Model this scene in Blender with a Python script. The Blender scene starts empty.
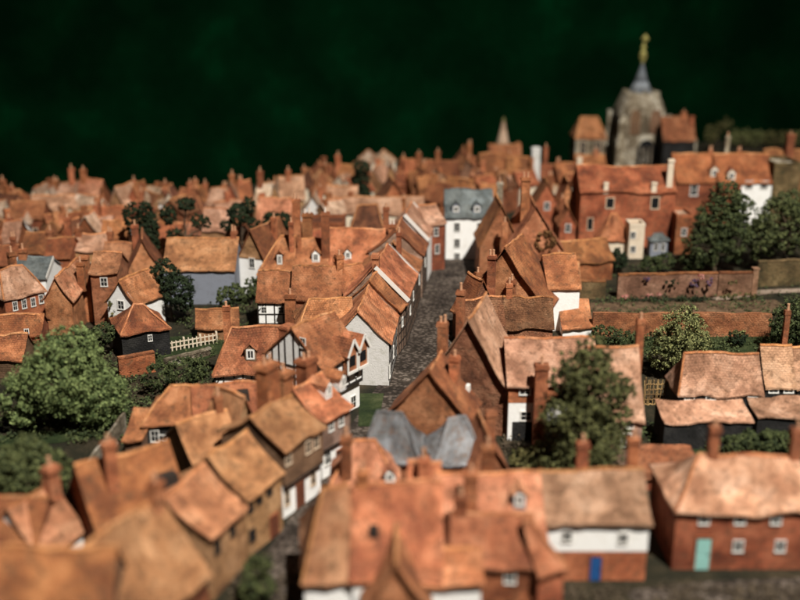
import bpy, math, random
from mathutils import Vector, noise
random.seed(7)
S = 0.01                      # the town is a 1:100 model: one town metre is a centimetre
scene = bpy.context.scene
COL = scene.collection

# ------------------------------------------------------------------ camera geometry
F = 1000.0; HC = 45.0
TP = 316.0 / F
PITCH = math.atan(TP)
SP, CP = math.sin(PITCH), math.cos(PITCH)

def ray(px, py):
    a = (px - 400) / F; b = (300 - py) / F
    return Vector((a, CP + b * SP, -SP + b * CP))
def at(px, py, z=0.0):
    d = ray(px, py); t = (z - HC) / d.z
    return Vector((0, 0, HC)) + d * t
def proj(p):
    w = p.z - HC
    zc = p.y * CP - w * SP
    return 400 + F * p.x / zc, 300 - F * (p.y * SP + w * CP) / zc
def z_at(Y, py):
    k = (300 - py) / F
    return HC + Y * (k * CP - SP) / (CP + k * SP)

# ------------------------------------------------------------------ materials
def new_mat(name):
    m = bpy.data.materials.new(name); m.use_nodes = True
    nt = m.node_tree
    for n in list(nt.nodes):
        if n.type != 'OUTPUT_MATERIAL': nt.nodes.remove(n)
    out = [n for n in nt.nodes if n.type == 'OUTPUT_MATERIAL'][0]
    b = nt.nodes.new('ShaderNodeBsdfPrincipled')
    nt.links.new(b.outputs[0], out.inputs[0])
    return m, nt, b
def nd(nt, t, **kw):
    n = nt.nodes.new(t)
    for k, v in kw.items(): setattr(n, k, v)
    return n
def noise_node(nt, vec, scale, detail=4, rough=.6):
    n = nd(nt, 'ShaderNodeTexNoise'); n.inputs['Scale'].default_value = scale
    n.inputs['Detail'].default_value = detail; n.inputs['Roughness'].default_value = rough
    nt.links.new(vec, n.inputs['Vector']); return n
def ramp(nt, fac, stops):
    r = nd(nt, 'ShaderNodeValToRGB')
    e = r.color_ramp.elements
    while len(e) < len(stops): e.new(0.5)
    for i, (p, c) in enumerate(stops):
        e[i].position = p; e[i].color = (*c, 1) if len(c) == 3 else c
    nt.links.new(fac, r.inputs[0]); return r
def mix(nt, fac, a, b, mode='MIX'):
    m = nd(nt, 'ShaderNodeMix', data_type='RGBA', blend_type=mode)
    for s, v in ((m.inputs[0], fac), (m.inputs[6], a), (m.inputs[7], b)):
        if hasattr(v, 'is_linked'): nt.links.new(v, s)
        elif isinstance(v, (int, float)): s.default_value = v
        else: s.default_value = (*v, 1)
    return m.outputs[2]
def math_n(nt, op, a, b):
    m = nd(nt, 'ShaderNodeMath', operation=op)
    for s, v in ((m.inputs[0], a), (m.inputs[1], b)):
        if hasattr(v, 'is_linked'): nt.links.new(v, s)
        else: s.default_value = v
    return m.outputs[0]
def uvvec(nt):
    """UV in town metres, shifted per object so that no two things carry the same pattern"""
    u = nd(nt, 'ShaderNodeUVMap'); oi = nd(nt, 'ShaderNodeObjectInfo')
    c = nd(nt, 'ShaderNodeCombineXYZ')
    nt.links.new(math_n(nt, 'MULTIPLY', oi.outputs['Random'], 61.0), c.inputs[0])
    nt.links.new(math_n(nt, 'MULTIPLY', oi.outputs['Random'], 37.0), c.inputs[1])
    nt.links.new(math_n(nt, 'MULTIPLY', oi.outputs['Random'], 53.0), c.inputs[2])
    v = nd(nt, 'ShaderNodeVectorMath', operation='ADD')
    nt.links.new(u.outputs[0], v.inputs[0]); nt.links.new(c.outputs[0], v.inputs[1])
    return v.outputs[0], u.outputs[0], oi.outputs['Random']
def bump(nt, b, h, dist, strength=1.0):
    n = nd(nt, 'ShaderNodeBump'); n.inputs['Distance'].default_value = dist * S
    n.inputs['Strength'].default_value = strength
    nt.links.new(h, n.inputs['Height']); nt.links.new(n.outputs[0], b.inputs['Normal'])

def clay(name, base, dark, light, tile=(.42, .27), tile_amt=.16, speck=.7, bumpd=.16, vary=.50, grime=(.10, .05, .025), rough=.85):
    """painted card and clay: pressed courses, broad stains, worn pale specks"""
    m, nt, b = new_mat(name)
    v, u, rnd = uvvec(nt)
    big = noise_node(nt, v, .33, 5, .65)
    mid = noise_node(nt, v, 1.5, 5, .7)
    fine = noise_node(nt, v, 5.5, 4, .7)
    col = ramp(nt, big.outputs[0], [(.36, tuple(c * .8 for c in dark)), (.5, base), (.63, light)]).outputs[0]
    vo = nd(nt, 'ShaderNodeTexVoronoi'); vo.inputs['Scale'].default_value = .55
    dv = nd(nt, 'ShaderNodeVectorMath', operation='MULTIPLY_ADD'); nt.links.new(mid.outputs['Color'], dv.inputs[0]); dv.inputs[1].default_value = (1.6, 1.6, 1.6); nt.links.new(v, dv.inputs[2])
    nt.links.new(dv.outputs[0], vo.inputs['Vector'])
    sp = nd(nt, 'ShaderNodeSeparateColor'); nt.links.new(vo.outputs['Color'], sp.inputs[0])
    pt = ramp(nt, sp.outputs[0], [(0, (.70, .68, .66)), (.5, (1, 1, 1)), (1, (1.32, 1.36, 1.42))]).outputs[0]
    col = mix(nt, .85, col, mix(nt, 1.0, col, pt, 'MULTIPLY'))
    br = nd(nt, 'ShaderNodeTexBrick'); nt.links.new(u, br.inputs['Vector'])
    br.inputs['Scale'].default_value = 1; br.inputs['Brick Width'].default_value = tile[0]; br.inputs['Row Height'].default_value = tile[1]
    br.inputs['Mortar Size'].default_value = .035; br.inputs['Mortar Smooth'].default_value = .6; br.inputs['Bias'].default_value = 0
    br.inputs['Color1'].default_value = (.72, .72, .72, 1); br.inputs['Color2'].default_value = (1.15, 1.1, 1.05, 1); br.inputs['Mortar'].default_value = (.5, .45, .42, 1)
    col = mix(nt, tile_amt, col, mix(nt, 1.0, col, br.outputs[0], 'MULTIPLY'))
    gf = ramp(nt, mid.outputs[0], [(.34, (1, 1, 1)), (.50, (0, 0, 0))]).outputs[0]
    col = mix(nt, math_n(nt, 'MULTIPLY', gf, .72), col, grime)
    sf = ramp(nt, fine.outputs[0], [(.60, (0, 0, 0)), (.74, (1, 1, 1))]).outputs[0]
    col = mix(nt, math_n(nt, 'MULTIPLY', sf, speck), col, tuple(min(.85, c * 1.5 + .05) for c in light))
    hs = nd(nt, 'ShaderNodeHueSaturation')
    nt.links.new(math_n(nt, 'MULTIPLY_ADD', rnd, vary), hs.inputs['Value'])
    hs.inputs['Value'].links[0].from_node.inputs[2].default_value = 1 - vary / 2
    r2 = math_n(nt, 'FRACT', math_n(nt, 'MULTIPLY', rnd, 7.31), 0)
    nt.links.new(math_n(nt, 'MULTIPLY_ADD', r2, .012), hs.inputs['Hue'])
    hs.inputs['Hue'].links[0].from_node.inputs[2].default_value = .494
    nt.links.new(col, hs.inputs['Color'])
    nt.links.new(hs.outputs[0], b.inputs['Base Color'])
    b.inputs['Roughness'].default_value = rough
    b.inputs['Specular IOR Level'].default_value = .3
    h = math_n(nt, 'ADD', math_n(nt, 'MULTIPLY', fine.outputs[0], .55), math_n(nt, 'MULTIPLY', mid.outputs[0], .8))
    h = math_n(nt, 'SUBTRACT', h, math_n(nt, 'MULTIPLY', br.outputs['Fac'], .22 * (tile_amt > 0)))
    bump(nt, b, h, bumpd * 2.2, 1.0)
    return m
def plaster(name, base, dirt, amt=.5, rough=.8):
    m, nt, b = new_mat(name)
    v, u, rnd = uvvec(nt)
    n1 = noise_node(nt, v, .7, 6, .7); n2 = noise_node(nt, v, 5, 4, .7)
    f = ramp(nt, n1.outputs[0], [(.5, (0, 0, 0)), (.75, (1, 1, 1))]).outputs[0]
    col = mix(nt, math_n(nt, 'MULTIPLY', f, amt), base, dirt)
    f2 = ramp(nt, n2.outputs[0], [(.6, (0, 0, 0)), (.8, (1, 1, 1))]).outputs[0]
    col = mix(nt, math_n(nt, 'MULTIPLY', f2, amt * .6), col, tuple(c * .5 for c in dirt))
    nt.links.new(col, b.inputs['Base Color']); b.inputs['Roughness'].default_value = rough
    b.inputs['Specular IOR Level'].default_value = .3
    bump(nt, b, n2.outputs[0], .06)
    return m
def plain(name, c, rough=.6, spec=.4, metal=0):
    m, nt, b = new_mat(name)
    b.inputs['Base Color'].default_value = (*c, 1); b.inputs['Roughness'].default_value = rough
    b.inputs['Specular IOR Level'].default_value = spec; b.inputs['Metallic'].default_value = metal
    return m
def leafy(name, dark, light, sc=1.2):
    m, nt, b = new_mat(name)
    tc = nd(nt, 'ShaderNodeTexCoord')
    n1 = noise_node(nt, tc.outputs['Object'], sc / S, 3, .6)
    n2 = noise_node(nt, tc.outputs['Object'], 8 / S, 2, .6)
    f = math_n(nt, 'ADD', math_n(nt, 'MULTIPLY', n1.outputs[0], .42), math_n(nt, 'MULTIPLY', n2.outputs[0], .58))
    r = ramp(nt, f, [(.42, dark), (.62, light)])
    nt.links.new(r.outputs[0], b.inputs['Base Color']); b.inputs['Roughness'].default_value = .8
    b.inputs['Specular IOR Level'].default_value = .25
    return m
def soil(name, cols, sc=.25, bumpd=.2, fine=4):
    m, nt, b = new_mat(name)
    tc = nd(nt, 'ShaderNodeTexCoord')
    n1 = noise_node(nt, tc.outputs['Object'], sc / S, 6, .65); n2 = noise_node(nt, tc.outputs['Object'], fine / S, 4, .7)
    f = math_n(nt, 'ADD', math_n(nt, 'MULTIPLY', n1.outputs[0], .7), math_n(nt, 'MULTIPLY', n2.outputs[0], .3))
    r = ramp(nt, f, list(zip([.36, .48, .56, .66][:len(cols)], cols)))
    nt.links.new(r.outputs[0], b.inputs['Base Color']); b.inputs['Roughness'].default_value = .95
    b.inputs['Specular IOR Level'].default_value = .2
    bump(nt, b, n2.outputs[0], bumpd)
    return m

M = {}
M['orange'] = clay('terracotta_roof', (.42, .152, .064), (.28, .092, .04), (.52, .22, .105))
M['amber'] = clay('amber_roof', (.43, .19, .085), (.30, .12, .052), (.52, .26, .13), speck=.4)
M['russet'] = clay('russet_roof', (.33, .10, .04), (.22, .062, .026), (.42, .15, .065))
M['brown'] = clay('brown_roof', (.30, .105, .04), (.19, .062, .026), (.38, .15, .06))
M['dark'] = clay('dark_roof', (.17, .06, .028), (.10, .035, .018), (.24, .09, .04))
M['beige'] = clay('buff_roof', (.50, .27, .165), (.38, .19, .11), (.60, .36, .24), speck=.35)
M['pink'] = clay('rose_roof', (.47, .195, .10), (.34, .13, .062), (.55, .27, .15), speck=.35)
M['peach'] = clay('peach_roof', (.62, .34, .195), (.50, .245, .13), (.70, .43, .28), speck=.3)
M['dusty'] = clay('dusty_wall', (.25, .125, .075), (.17, .08, .045), (.34, .19, .12), tile_amt=.15, speck=.3, bumpd=.1)
M['pale'] = clay('pale_roof', (.55, .38, .26), (.42, .25, .15), (.66, .50, .38), speck=.4)
M['slate'] = clay('slate_roof', (.145, .165, .165), (.085, .10, .105), (.20, .22, .215), vary=.15, grime=(.06, .06, .055), speck=.2)
M['lead'] = clay('lead_roof', (.17, .172, .178), (.085, .08, .08), (.28, .285, .30), tile_amt=0, speck=.4, grime=(.16, .09, .055))
M['rough'] = clay('rubble', (.38, .16, .075), (.24, .09, .04), (.50, .25, .13), tile_amt=.05, speck=1.0, bumpd=.5)
M['brick'] = clay('brick_wall', (.29, .088, .036), (.19, .053, .022), (.37, .13, .058), tile=(.5, .2), tile_amt=.28, speck=.35, bumpd=.06)
M['brickl'] = clay('pale_brick_wall', (.38, .145, .065), (.27, .095, .04), (.46, .20, .098), tile=(.5, .2), tile_amt=.2, speck=.4, bumpd=.06)
M['tan'] = clay('tan_wall', (.33, .17, .075), (.24, .115, .05), (.40, .22, .11), tile_amt=0, speck=.3, bumpd=.06)
M['umber'] = clay('umber_wall', (.155, .085, .048), (.11, .058, .033), (.20, .115, .068), tile_amt=.2, speck=.15, bumpd=.05)
M['mauve'] = clay('grey_brown_wall', (.27, .17, .125), (.2, .12, .085), (.33, .22, .17), tile_amt=.15, speck=.2, bumpd=.05)
M['black'] = clay('tar_and_shade_black', (.016, .015, .015), (.01, .01, .01), (.03, .028, .026), tile_amt=.3, speck=.12, vary=.05, grime=(.01, .01, .01))  # tarred boards; also paints shade in the recess, porch and upper sheds
M['stone'] = clay('stone_wall', (.31, .25, .17), (.12, .085, .05), (.62, .56, .45), tile=(.9, .5), tile_amt=.3, speck=.7, bumpd=.25, grime=(.07, .05, .03))
M['olive'] = clay('mossy_wall', (.19, .125, .055), (.11, .075, .032), (.27, .18, .085), tile_amt=.2, speck=.5, bumpd=.2, grime=(.05, .05, .02))
M['white'] = plaster('white_plaster', (.80, .79, .77), (.5, .44, .36), .35)
M['grey'] = plaster('grey_plaster', (.58, .56, .54), (.30, .29, .22), .8)
M['bluegrey'] = plaster('blue_grey_wall', (.19, .205, .245), (.13, .13, .15), .6)
M['cream'] = plaster('cream_plaster', (.62, .52, .40), (.40, .28, .18), .5)
M['frame'] = plain('white_paint', (.66, .64, .60))
M['frame2'] = plain('cream_paint', (.55, .42, .30))
M['glass'] = plain('dark_glass', (.012, .012, .013), .25, .4)
M['timber'] = plain('black_timber', (.022, .017, .014), .8, .2)
M['mortar'] = clay('ridge_tiles', (.50, .20, .075), (.36, .12, .045), (.60, .29, .14), tile_amt=0, speck=.8)
M['stack'] = clay('chimney_brick', (.37, .128, .053), (.26, .08, .032), (.45, .185, .085), tile=(.42, .16), tile_amt=.3, speck=.3, bumpd=.06)
M['pot'] = plain('clay_pot', (.45, .24, .14), .8, .2)
M['potw'] = plain('pale_pot', (.62, .52, .45), .8, .2)
M['bluedoor'] = plain('blue_paint', (.012, .07, .22), .6)
M['teal'] = plain('turquoise_paint', (.24, .46, .42), .6)
M['browndoor'] = plain('brown_paint', (.11, .035, .018), .6)
M['gold'] = clay('gilded_metal', (.34, .30, .09), (.2, .17, .05), (.50, .44, .17), tile_amt=0, speck=.6)
M['spire'] = clay('spire_lead', (.19, .21, .235), (.11, .125, .145), (.28, .30, .32), tile_amt=0, speck=.3, grime=(.08, .09, .1))
M['bark'] = clay('bark', (.07, .045, .028), (.04, .026, .018), (.11, .075, .045), tile_amt=0, speck=.2, grime=(.03, .02, .015))
M['leaf'] = leafy('bright_leaves', (.012, .030, .008), (.27, .33, .12), 1.8)
M['scrub'] = leafy('dry_scrub', (.022, .016, .010), (.13, .095, .06), 1.5)
M['leaf_gr'] = leafy('green_leaves', (.005, .014, .005), (.155, .17, .06), 1.8)
M['leaf_con'] = leafy('conifer_needles', (.010, .015, .005), (.165, .165, .058), 1.8)
M['leaf_dk'] = leafy('dark_leaves', (.004, .010, .004), (.030, .045, .016))
M['leaf_md'] = leafy('mid_leaves', (.004, .012, .004), (.11, .13, .045))
M['leaf_ol'] = leafy('olive_leaves', (.035, .042, .012), (.20, .17, .065))
M['leaf_pl'] = leafy('pale_leaves', (.016, .026, .008), (.36, .36, .14), 2.2)
M['leaf_dry'] = leafy('dry_creeper', (.10, .045, .016), (.26, .13, .05), 2)
M['flower'] = leafy('flower_mix', (.16, .04, .04), (.07, .12, .24), 3)
M['flower2'] = leafy('pink_flowers', (.45, .12, .10), (.65, .42, .36), 3)
M['ground'] = soil('town_ground', [(.006, .007, .004), (.018, .016, .008), (.034, .026, .014), (.07, .05, .028)])
M['cobble'] = soil('cobbles', [(.03, .022, .018), (.085, .066, .054), (.135, .108, .09), (.22, .18, .15)], .22, .45, 2.4)
M['grass'] = soil('lawn', [(.008, .016, .005), (.020, .034, .009), (.038, .052, .017), (.075, .085, .035)], .3, .3, 5)
M['earth'] = soil('tilled_earth', [(.05, .03, .018), (.10, .062, .036), (.15, .095, .055), (.21, .14, .085)], .5, .3, 3)
M['path'] = soil('path_gravel', [(.12, .085, .06), (.22, .16, .12), (.3, .23, .18), (.36, .29, .23)], .5, .2, 3)

# ------------------------------------------------------------------ mesh builder
class MB:
    def __init__(s): s.v = []; s.f = []; s.m = []; s.uv = []
    def face(s, pts, mi=0, uv=None):
        b = len(s.v); s.v += [Vector(p) for p in pts]; s.f.append(list(range(b, b + len(pts)))); s.m.append(mi)
        if uv is None:
            p = [Vector(q) for q in pts]; n = Vector((0, 0, 0))
            for i in range(len(p)):
                a, c = p[i], p[(i + 1) % len(p)]
                n += Vector(((a.y - c.y) * (a.z + c.z), (a.z - c.z) * (a.x + c.x), (a.x - c.x) * (a.y + c.y)))
            if n.length < 1e-9: n = Vector((0, 0, 1))
            n.normalize()
            t = Vector((1, 0, 0)) if abs(n.z) > .9 else Vector((0, 0, 1)).cross(n).normalized()
            w = n.cross(t); uv = [(q.dot(t), q.dot(w)) for q in p]
        s.uv += uv
    def box(s, x0, x1, y0, y1, z0, z1, mi=0, top=None):
        """top=(inset) tapers the top"""
        t = top or 0
        a = [(x0, y0, z0), (x1, y0, z0), (x1, y1, z0), (x0, y1, z0)]
        b = [(x0 + t, y0 + t, z1), (x1 - t, y0 + t, z1), (x1 - t, y1 - t, z1), (x0 + t, y1 - t, z1)]
        for i in range(4):
            j = (i + 1) % 4; s.face([a[i], a[j], b[j], b[i]], mi)
        s.face(b, mi); s.face(a[::-1], mi)
    def tube(s, p0, p1, r0, r1, n=7, mi=0, cap=True):
        p0, p1 = Vector(p0), Vector(p1); d = (p1 - p0).normalized()
        a = d.orthogonal().normalized(); c = d.cross(a)
        A = [p0 + (a * math.cos(t) + c * math.sin(t)) * r0 for t in [2 * math.pi * i / n for i in range(n)]]
        B = [p1 + (a * math.cos(t) + c * math.sin(t)) * r1 for t in [2 * math.pi * i / n for i in range(n)]]
        for i in range(n):
            j = (i + 1) % n; s.face([A[i], A[j], B[j], B[i]], mi)
        if cap: s.face(B, mi); s.face(A[::-1], mi)
    def bar(s, p0, p1, out, w, t, mi=0):
        """flat strip from p0 to p1 lying on a wall whose outward normal is out"""
        p0, p1, o = Vector(p0), Vector(p1), Vector(out).normalized()
        d = (p1 - p0).normalized(); c = d.cross(o).normalized() * (w / 2)
        q = [p0 - c, p0 + c, p1 + c, p1 - c]; r = [x + o * t for x in q]
        s.face(r, mi)
        for i in range(4):
            j = (i + 1) % 4; s.face([q[i], q[j], r[j], r[i]], mi)
    def build(s, name, mats, parent=None, smooth=False):
        me = bpy.data.meshes.new(name)
        me.from_pydata([v * S for v in s.v], [], s.f)
        for m in (mats if isinstance(mats, (list, tuple)) else [mats]): me.materials.append(m)
        me.polygons.foreach_set('material_index', s.m)
        ul = me.uv_layers.new(name='UVMap'); flat = [c for q in s.uv for c in q]
        ul.data.foreach_set('uv', flat)
        if smooth: me.polygons.foreach_set('use_smooth', [True] * len(s.f))
        me.update()
        o = bpy.data.objects.new(name, me); COL.objects.link(o)
        if parent: o.parent = parent
        return o
def tag(o, label=None, cat=None, group=None, kind=None):
    for k, v in (('label', label), ('category', cat), ('group', group), ('kind', kind)):
        if v: o[k] = v
    return o
def empty(name, loc, rz=0):
    o = bpy.data.objects.new(name, None); COL.objects.link(o)
    o.empty_display_size = .01
    o.location = Vector(loc) * S; o.rotation_euler = (0, 0, rz); return o

# ------------------------------------------------------------------ roofs
def wob(p, seed, amp):
    return amp * noise.noise(Vector((p[0] * .38 + seed, p[1] * .38 + seed * .7, p[2] * .2))) * 2 + amp * .5 * noise.noise(Vector((p[0] * 1.3 - seed, p[1] * 1.3, seed)))
def roof_plane(mb, a, b, c, d, seed, th=.18, amp=.12, mi=0):
    """a,b eave left/right; d,c ridge left/right"""
    a, b, c, d = map(Vector, (a, b, c, d))
    L = max((b - a).length, (c - d).length); H = ((d + c) / 2 - (a + b) / 2).length
    nu = max(3, min(16, int(L / .8))); nv = max(3, min(9, int(H / .8)))
    off = Vector(((a + b) / 2 - (d + c) / 2)); off.z = 0
    P = []; U = []
    for j in range(nv + 1):
        t = j / nv; l = a.lerp(d, t); r = b.lerp(c, t); row = []; ur = []
        for i in range(nu + 1):
            q = l.lerp(r, i / nu); q = q + Vector((0, 0, wob(q, seed, amp)))
            if j == 0:
                q += Vector((random.uniform(-.05, .05), random.uniform(-.05, .05), random.uniform(-.06, .06)))
            q.z -= .28 * amp / .12 * math.sin(math.pi * t) * .6
            row.append(q); ur.append((i / nu * L, t * H))
        P.append(row); U.append(ur)
    dn = Vector((0, 0, -th))
    for j in range(nv):
        for i in range(nu):
            mb.face([P[j][i], P[j][i + 1], P[j + 1][i + 1], P[j + 1][i]], mi, [U[j][i], U[j][i + 1], U[j + 1][i + 1], U[j + 1][i]])
            mb.face([P[j][i] + dn, P[j + 1][i] + dn, P[j + 1][i + 1] + dn, P[j][i + 1] + dn], mi)
    for i in range(nu):
        mb.face([P[0][i] + dn, P[0][i + 1] + dn, P[0][i + 1], P[0][i]], mi)
    for j in range(nv):
        mb.face([P[j + 1][0] + dn, P[j][0] + dn, P[j][0], P[j + 1][0]], mi)
        mb.face([P[j][nu] + dn, P[j + 1][nu] + dn, P[j + 1][nu], P[j][nu]], mi)
def ridge_strip(mb, p0, p1, seed, amp=.12, mi=1, w=.17):
    p0, p1 = Vector(p0), Vector(p1); L = (p1 - p0).length
    if L < .3: return
    n = max(2, int(L / .7)); prev = None
    d = (p1 - p0).normalized(); side = d.cross(Vector((0, 0, 1))).normalized() * w
    for i in range(n + 1):
        q = p0.lerp(p1, i / n); q.z += wob(q, seed, amp) + .03 + random.uniform(-.03, .03)
        ring = [q + side - Vector((0, 0, w * .75)), q + side * .4 + Vector((0, 0, w * .3)), q - side * .4 + Vector((0, 0, w * .3)), q - side - Vector((0, 0, w * .75))]
        if prev:
            for k in range(3):
                mb.face([prev[k], prev[k + 1], ring[k + 1], ring[k]], mi)
        prev = ring

# ------------------------------------------------------------------ windows, doors, chimneys
PLANES = {'F': (Vector((1, 0, 0)), Vector((0, -1, 0))), 'L': (Vector((0, -1, 0)), Vector((-1, 0, 0))), 'R': (Vector((0, 1, 0)), Vector((1, 0, 0)))}
def window(parent, c, plane, w, h, fm='frame', bars=(1, 2), name='window'):
    t, o = PLANES[plane]; up = Vector((0, 0, 1)); c = Vector(c)
    f = MB(); k = .075 * min(1.6, max(.8, w))
    def strip(u0, v0, u1, v1, wd, th): f.bar(c + t * u0 + up * v0, c + t * u1 + up * v1, o, wd, th)
    strip(-w / 2, -h / 2 - k, -w / 2, h / 2 + k, k * 1.3, .09); strip(w / 2, -h / 2 - k, w / 2, h / 2 + k, k * 1.3, .09)
    strip(-w / 2, h / 2, w / 2, h / 2, k * 1.3, .08); strip(-w / 2 - k, -h / 2, w / 2 + k, -h / 2, k * 1.5, .13)
    for i in range(bars[0]):
        u = -w / 2 + w * (i + 1) / (bars[0] + 1); strip(u, -h / 2, u, h / 2, k * .55, .06)
    for i in range(bars[1]):
        v = -h / 2 + h * (i + 1) / (bars[1] + 1); strip(-w / 2, v, w / 2, v, k * .5, .055)
    fo = f.build(name, M[fm], parent)
    p = MB(); p.bar(c - up * (h / 2), c + up * (h / 2), o, w, .025)
    p.build('pane', M['glass'], fo)
def door(parent, c, plane, w, h, mat, fm='brick'):
    t, o = PLANES[plane]; up = Vector((0, 0, 1)); c = Vector(c)
    d = MB(); d.bar(c - up * h / 2, c + up * h / 2, o, w, .05)
    for du in (-w * .22, w * .22):
        for v0, v1 in ((-h * .42, -h * .08), (0, h * .42)):
            d.bar(c + t * du + up * v0, c + t * du + up * v1, o, w * .3, .075)
    do = d.build('door', M[mat], parent)
    f = MB()
    for sgn in (-1, 1): f.bar(c + t * sgn * (w / 2 + .06) - up * h / 2, c + t * sgn * (w / 2 + .06) + up * (h / 2 + .06), o, .13, .09)
    f.bar(c - t * (w / 2 + .12) + up * (h / 2 + .07), c + t * (w / 2 + .12) + up * (h / 2 + .07), o, .15, .12)
    f.build('door_frame', M[fm], do)
    k = MB(); q = c + t * w * .36 - up * .05; k.tube(q + o * .05, q + o * .14, .05, .06, 6); k.build('handle', M['timber'], do)
def chimney(parent, x, y, z0, z1, w, pots=1, mat='stack', d=None, pw=False):
    d = d or w * .8; m = MB()
    jx, jy = random.uniform(-.06, .06) * w, random.uniform(-.06, .06) * w
    cap = min(.5, (z1 - z0) * .15)
    m.box(x - w / 2, x + w / 2, y - d / 2, y + d / 2, z0, z1 - cap, 0, .015)
    e = .07 * w
    m.box(x - w / 2 - e + jx, x + w / 2 + e + jx, y - d / 2 - e + jy, y + d / 2 + e + jy, z1 - cap, z1 - cap * .35)
    m.box(x - w / 2 - e * .2 + jx, x + w / 2 + e * .2 + jx, y - d / 2 + jy, y + d / 2 + jy, z1 - cap * .35, z1)
    c = m.build('chimney', M[mat], parent)
    for i in range(pots):
        px = x + (i - (pots - 1) / 2) * w * .45; p = MB(); h = random.uniform(.55, .85)
        p.tube((px, y, z1 - .02), (px, y, z1 + h), .17, .12, 8); p.tube((px, y, z1 + h - .12), (px, y, z1 + h + .02), .16, .15, 8)
        p.build('chimney_pot', M['potw' if pw else 'pot'], c)
    return c
def timbering(parent, W, D, ze, zr, kind, z0, sides):
    m = MB()
    def wall(plane, L, gab):
        t, o = PLANES[plane]
        base = {'F': Vector((0, 0, 0)), 'L': Vector((-W / 2, D / 2, 0)), 'R': Vector((W / 2, D / 2, 0))}[plane]
        top = lambda u: (ze + (zr - ze) * (1 - abs(u) / (L / 2))) if gab else ze
        def P(u, z): return base + t * u + Vector((0, 0, z))
        n = max(3, int(L / 1.0))
        for i in range(n + 1):
            u = -L / 2 + .08 + (L - .16) * i / n + (random.uniform(-.12, .12) if 0 < i < n else 0)
            m.bar(P(u, z0), P(u + random.uniform(-.05, .05), top(u) - .1), o, .17, .05)
        z = z0 + .1
        while z < ze + .05:
            m.bar(P(-L / 2, z), P(L / 2, z), o, .17, .06); z += 1.35
        for sg in (-1, 1):
            m.bar(P(sg * (L / 2 - .1), ze - 1.3), P(sg * (L / 2 - L / n), ze - .1), o, .14, .055)
    if 'F' in sides: wall('F', W, kind == 'gable')
    if 'L' in sides: wall('L', D, kind == 'slope')
    if 'R' in sides: wall('R', D, kind == 'slope')
    m.build('timber_frame', M['timber'], parent)

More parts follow.
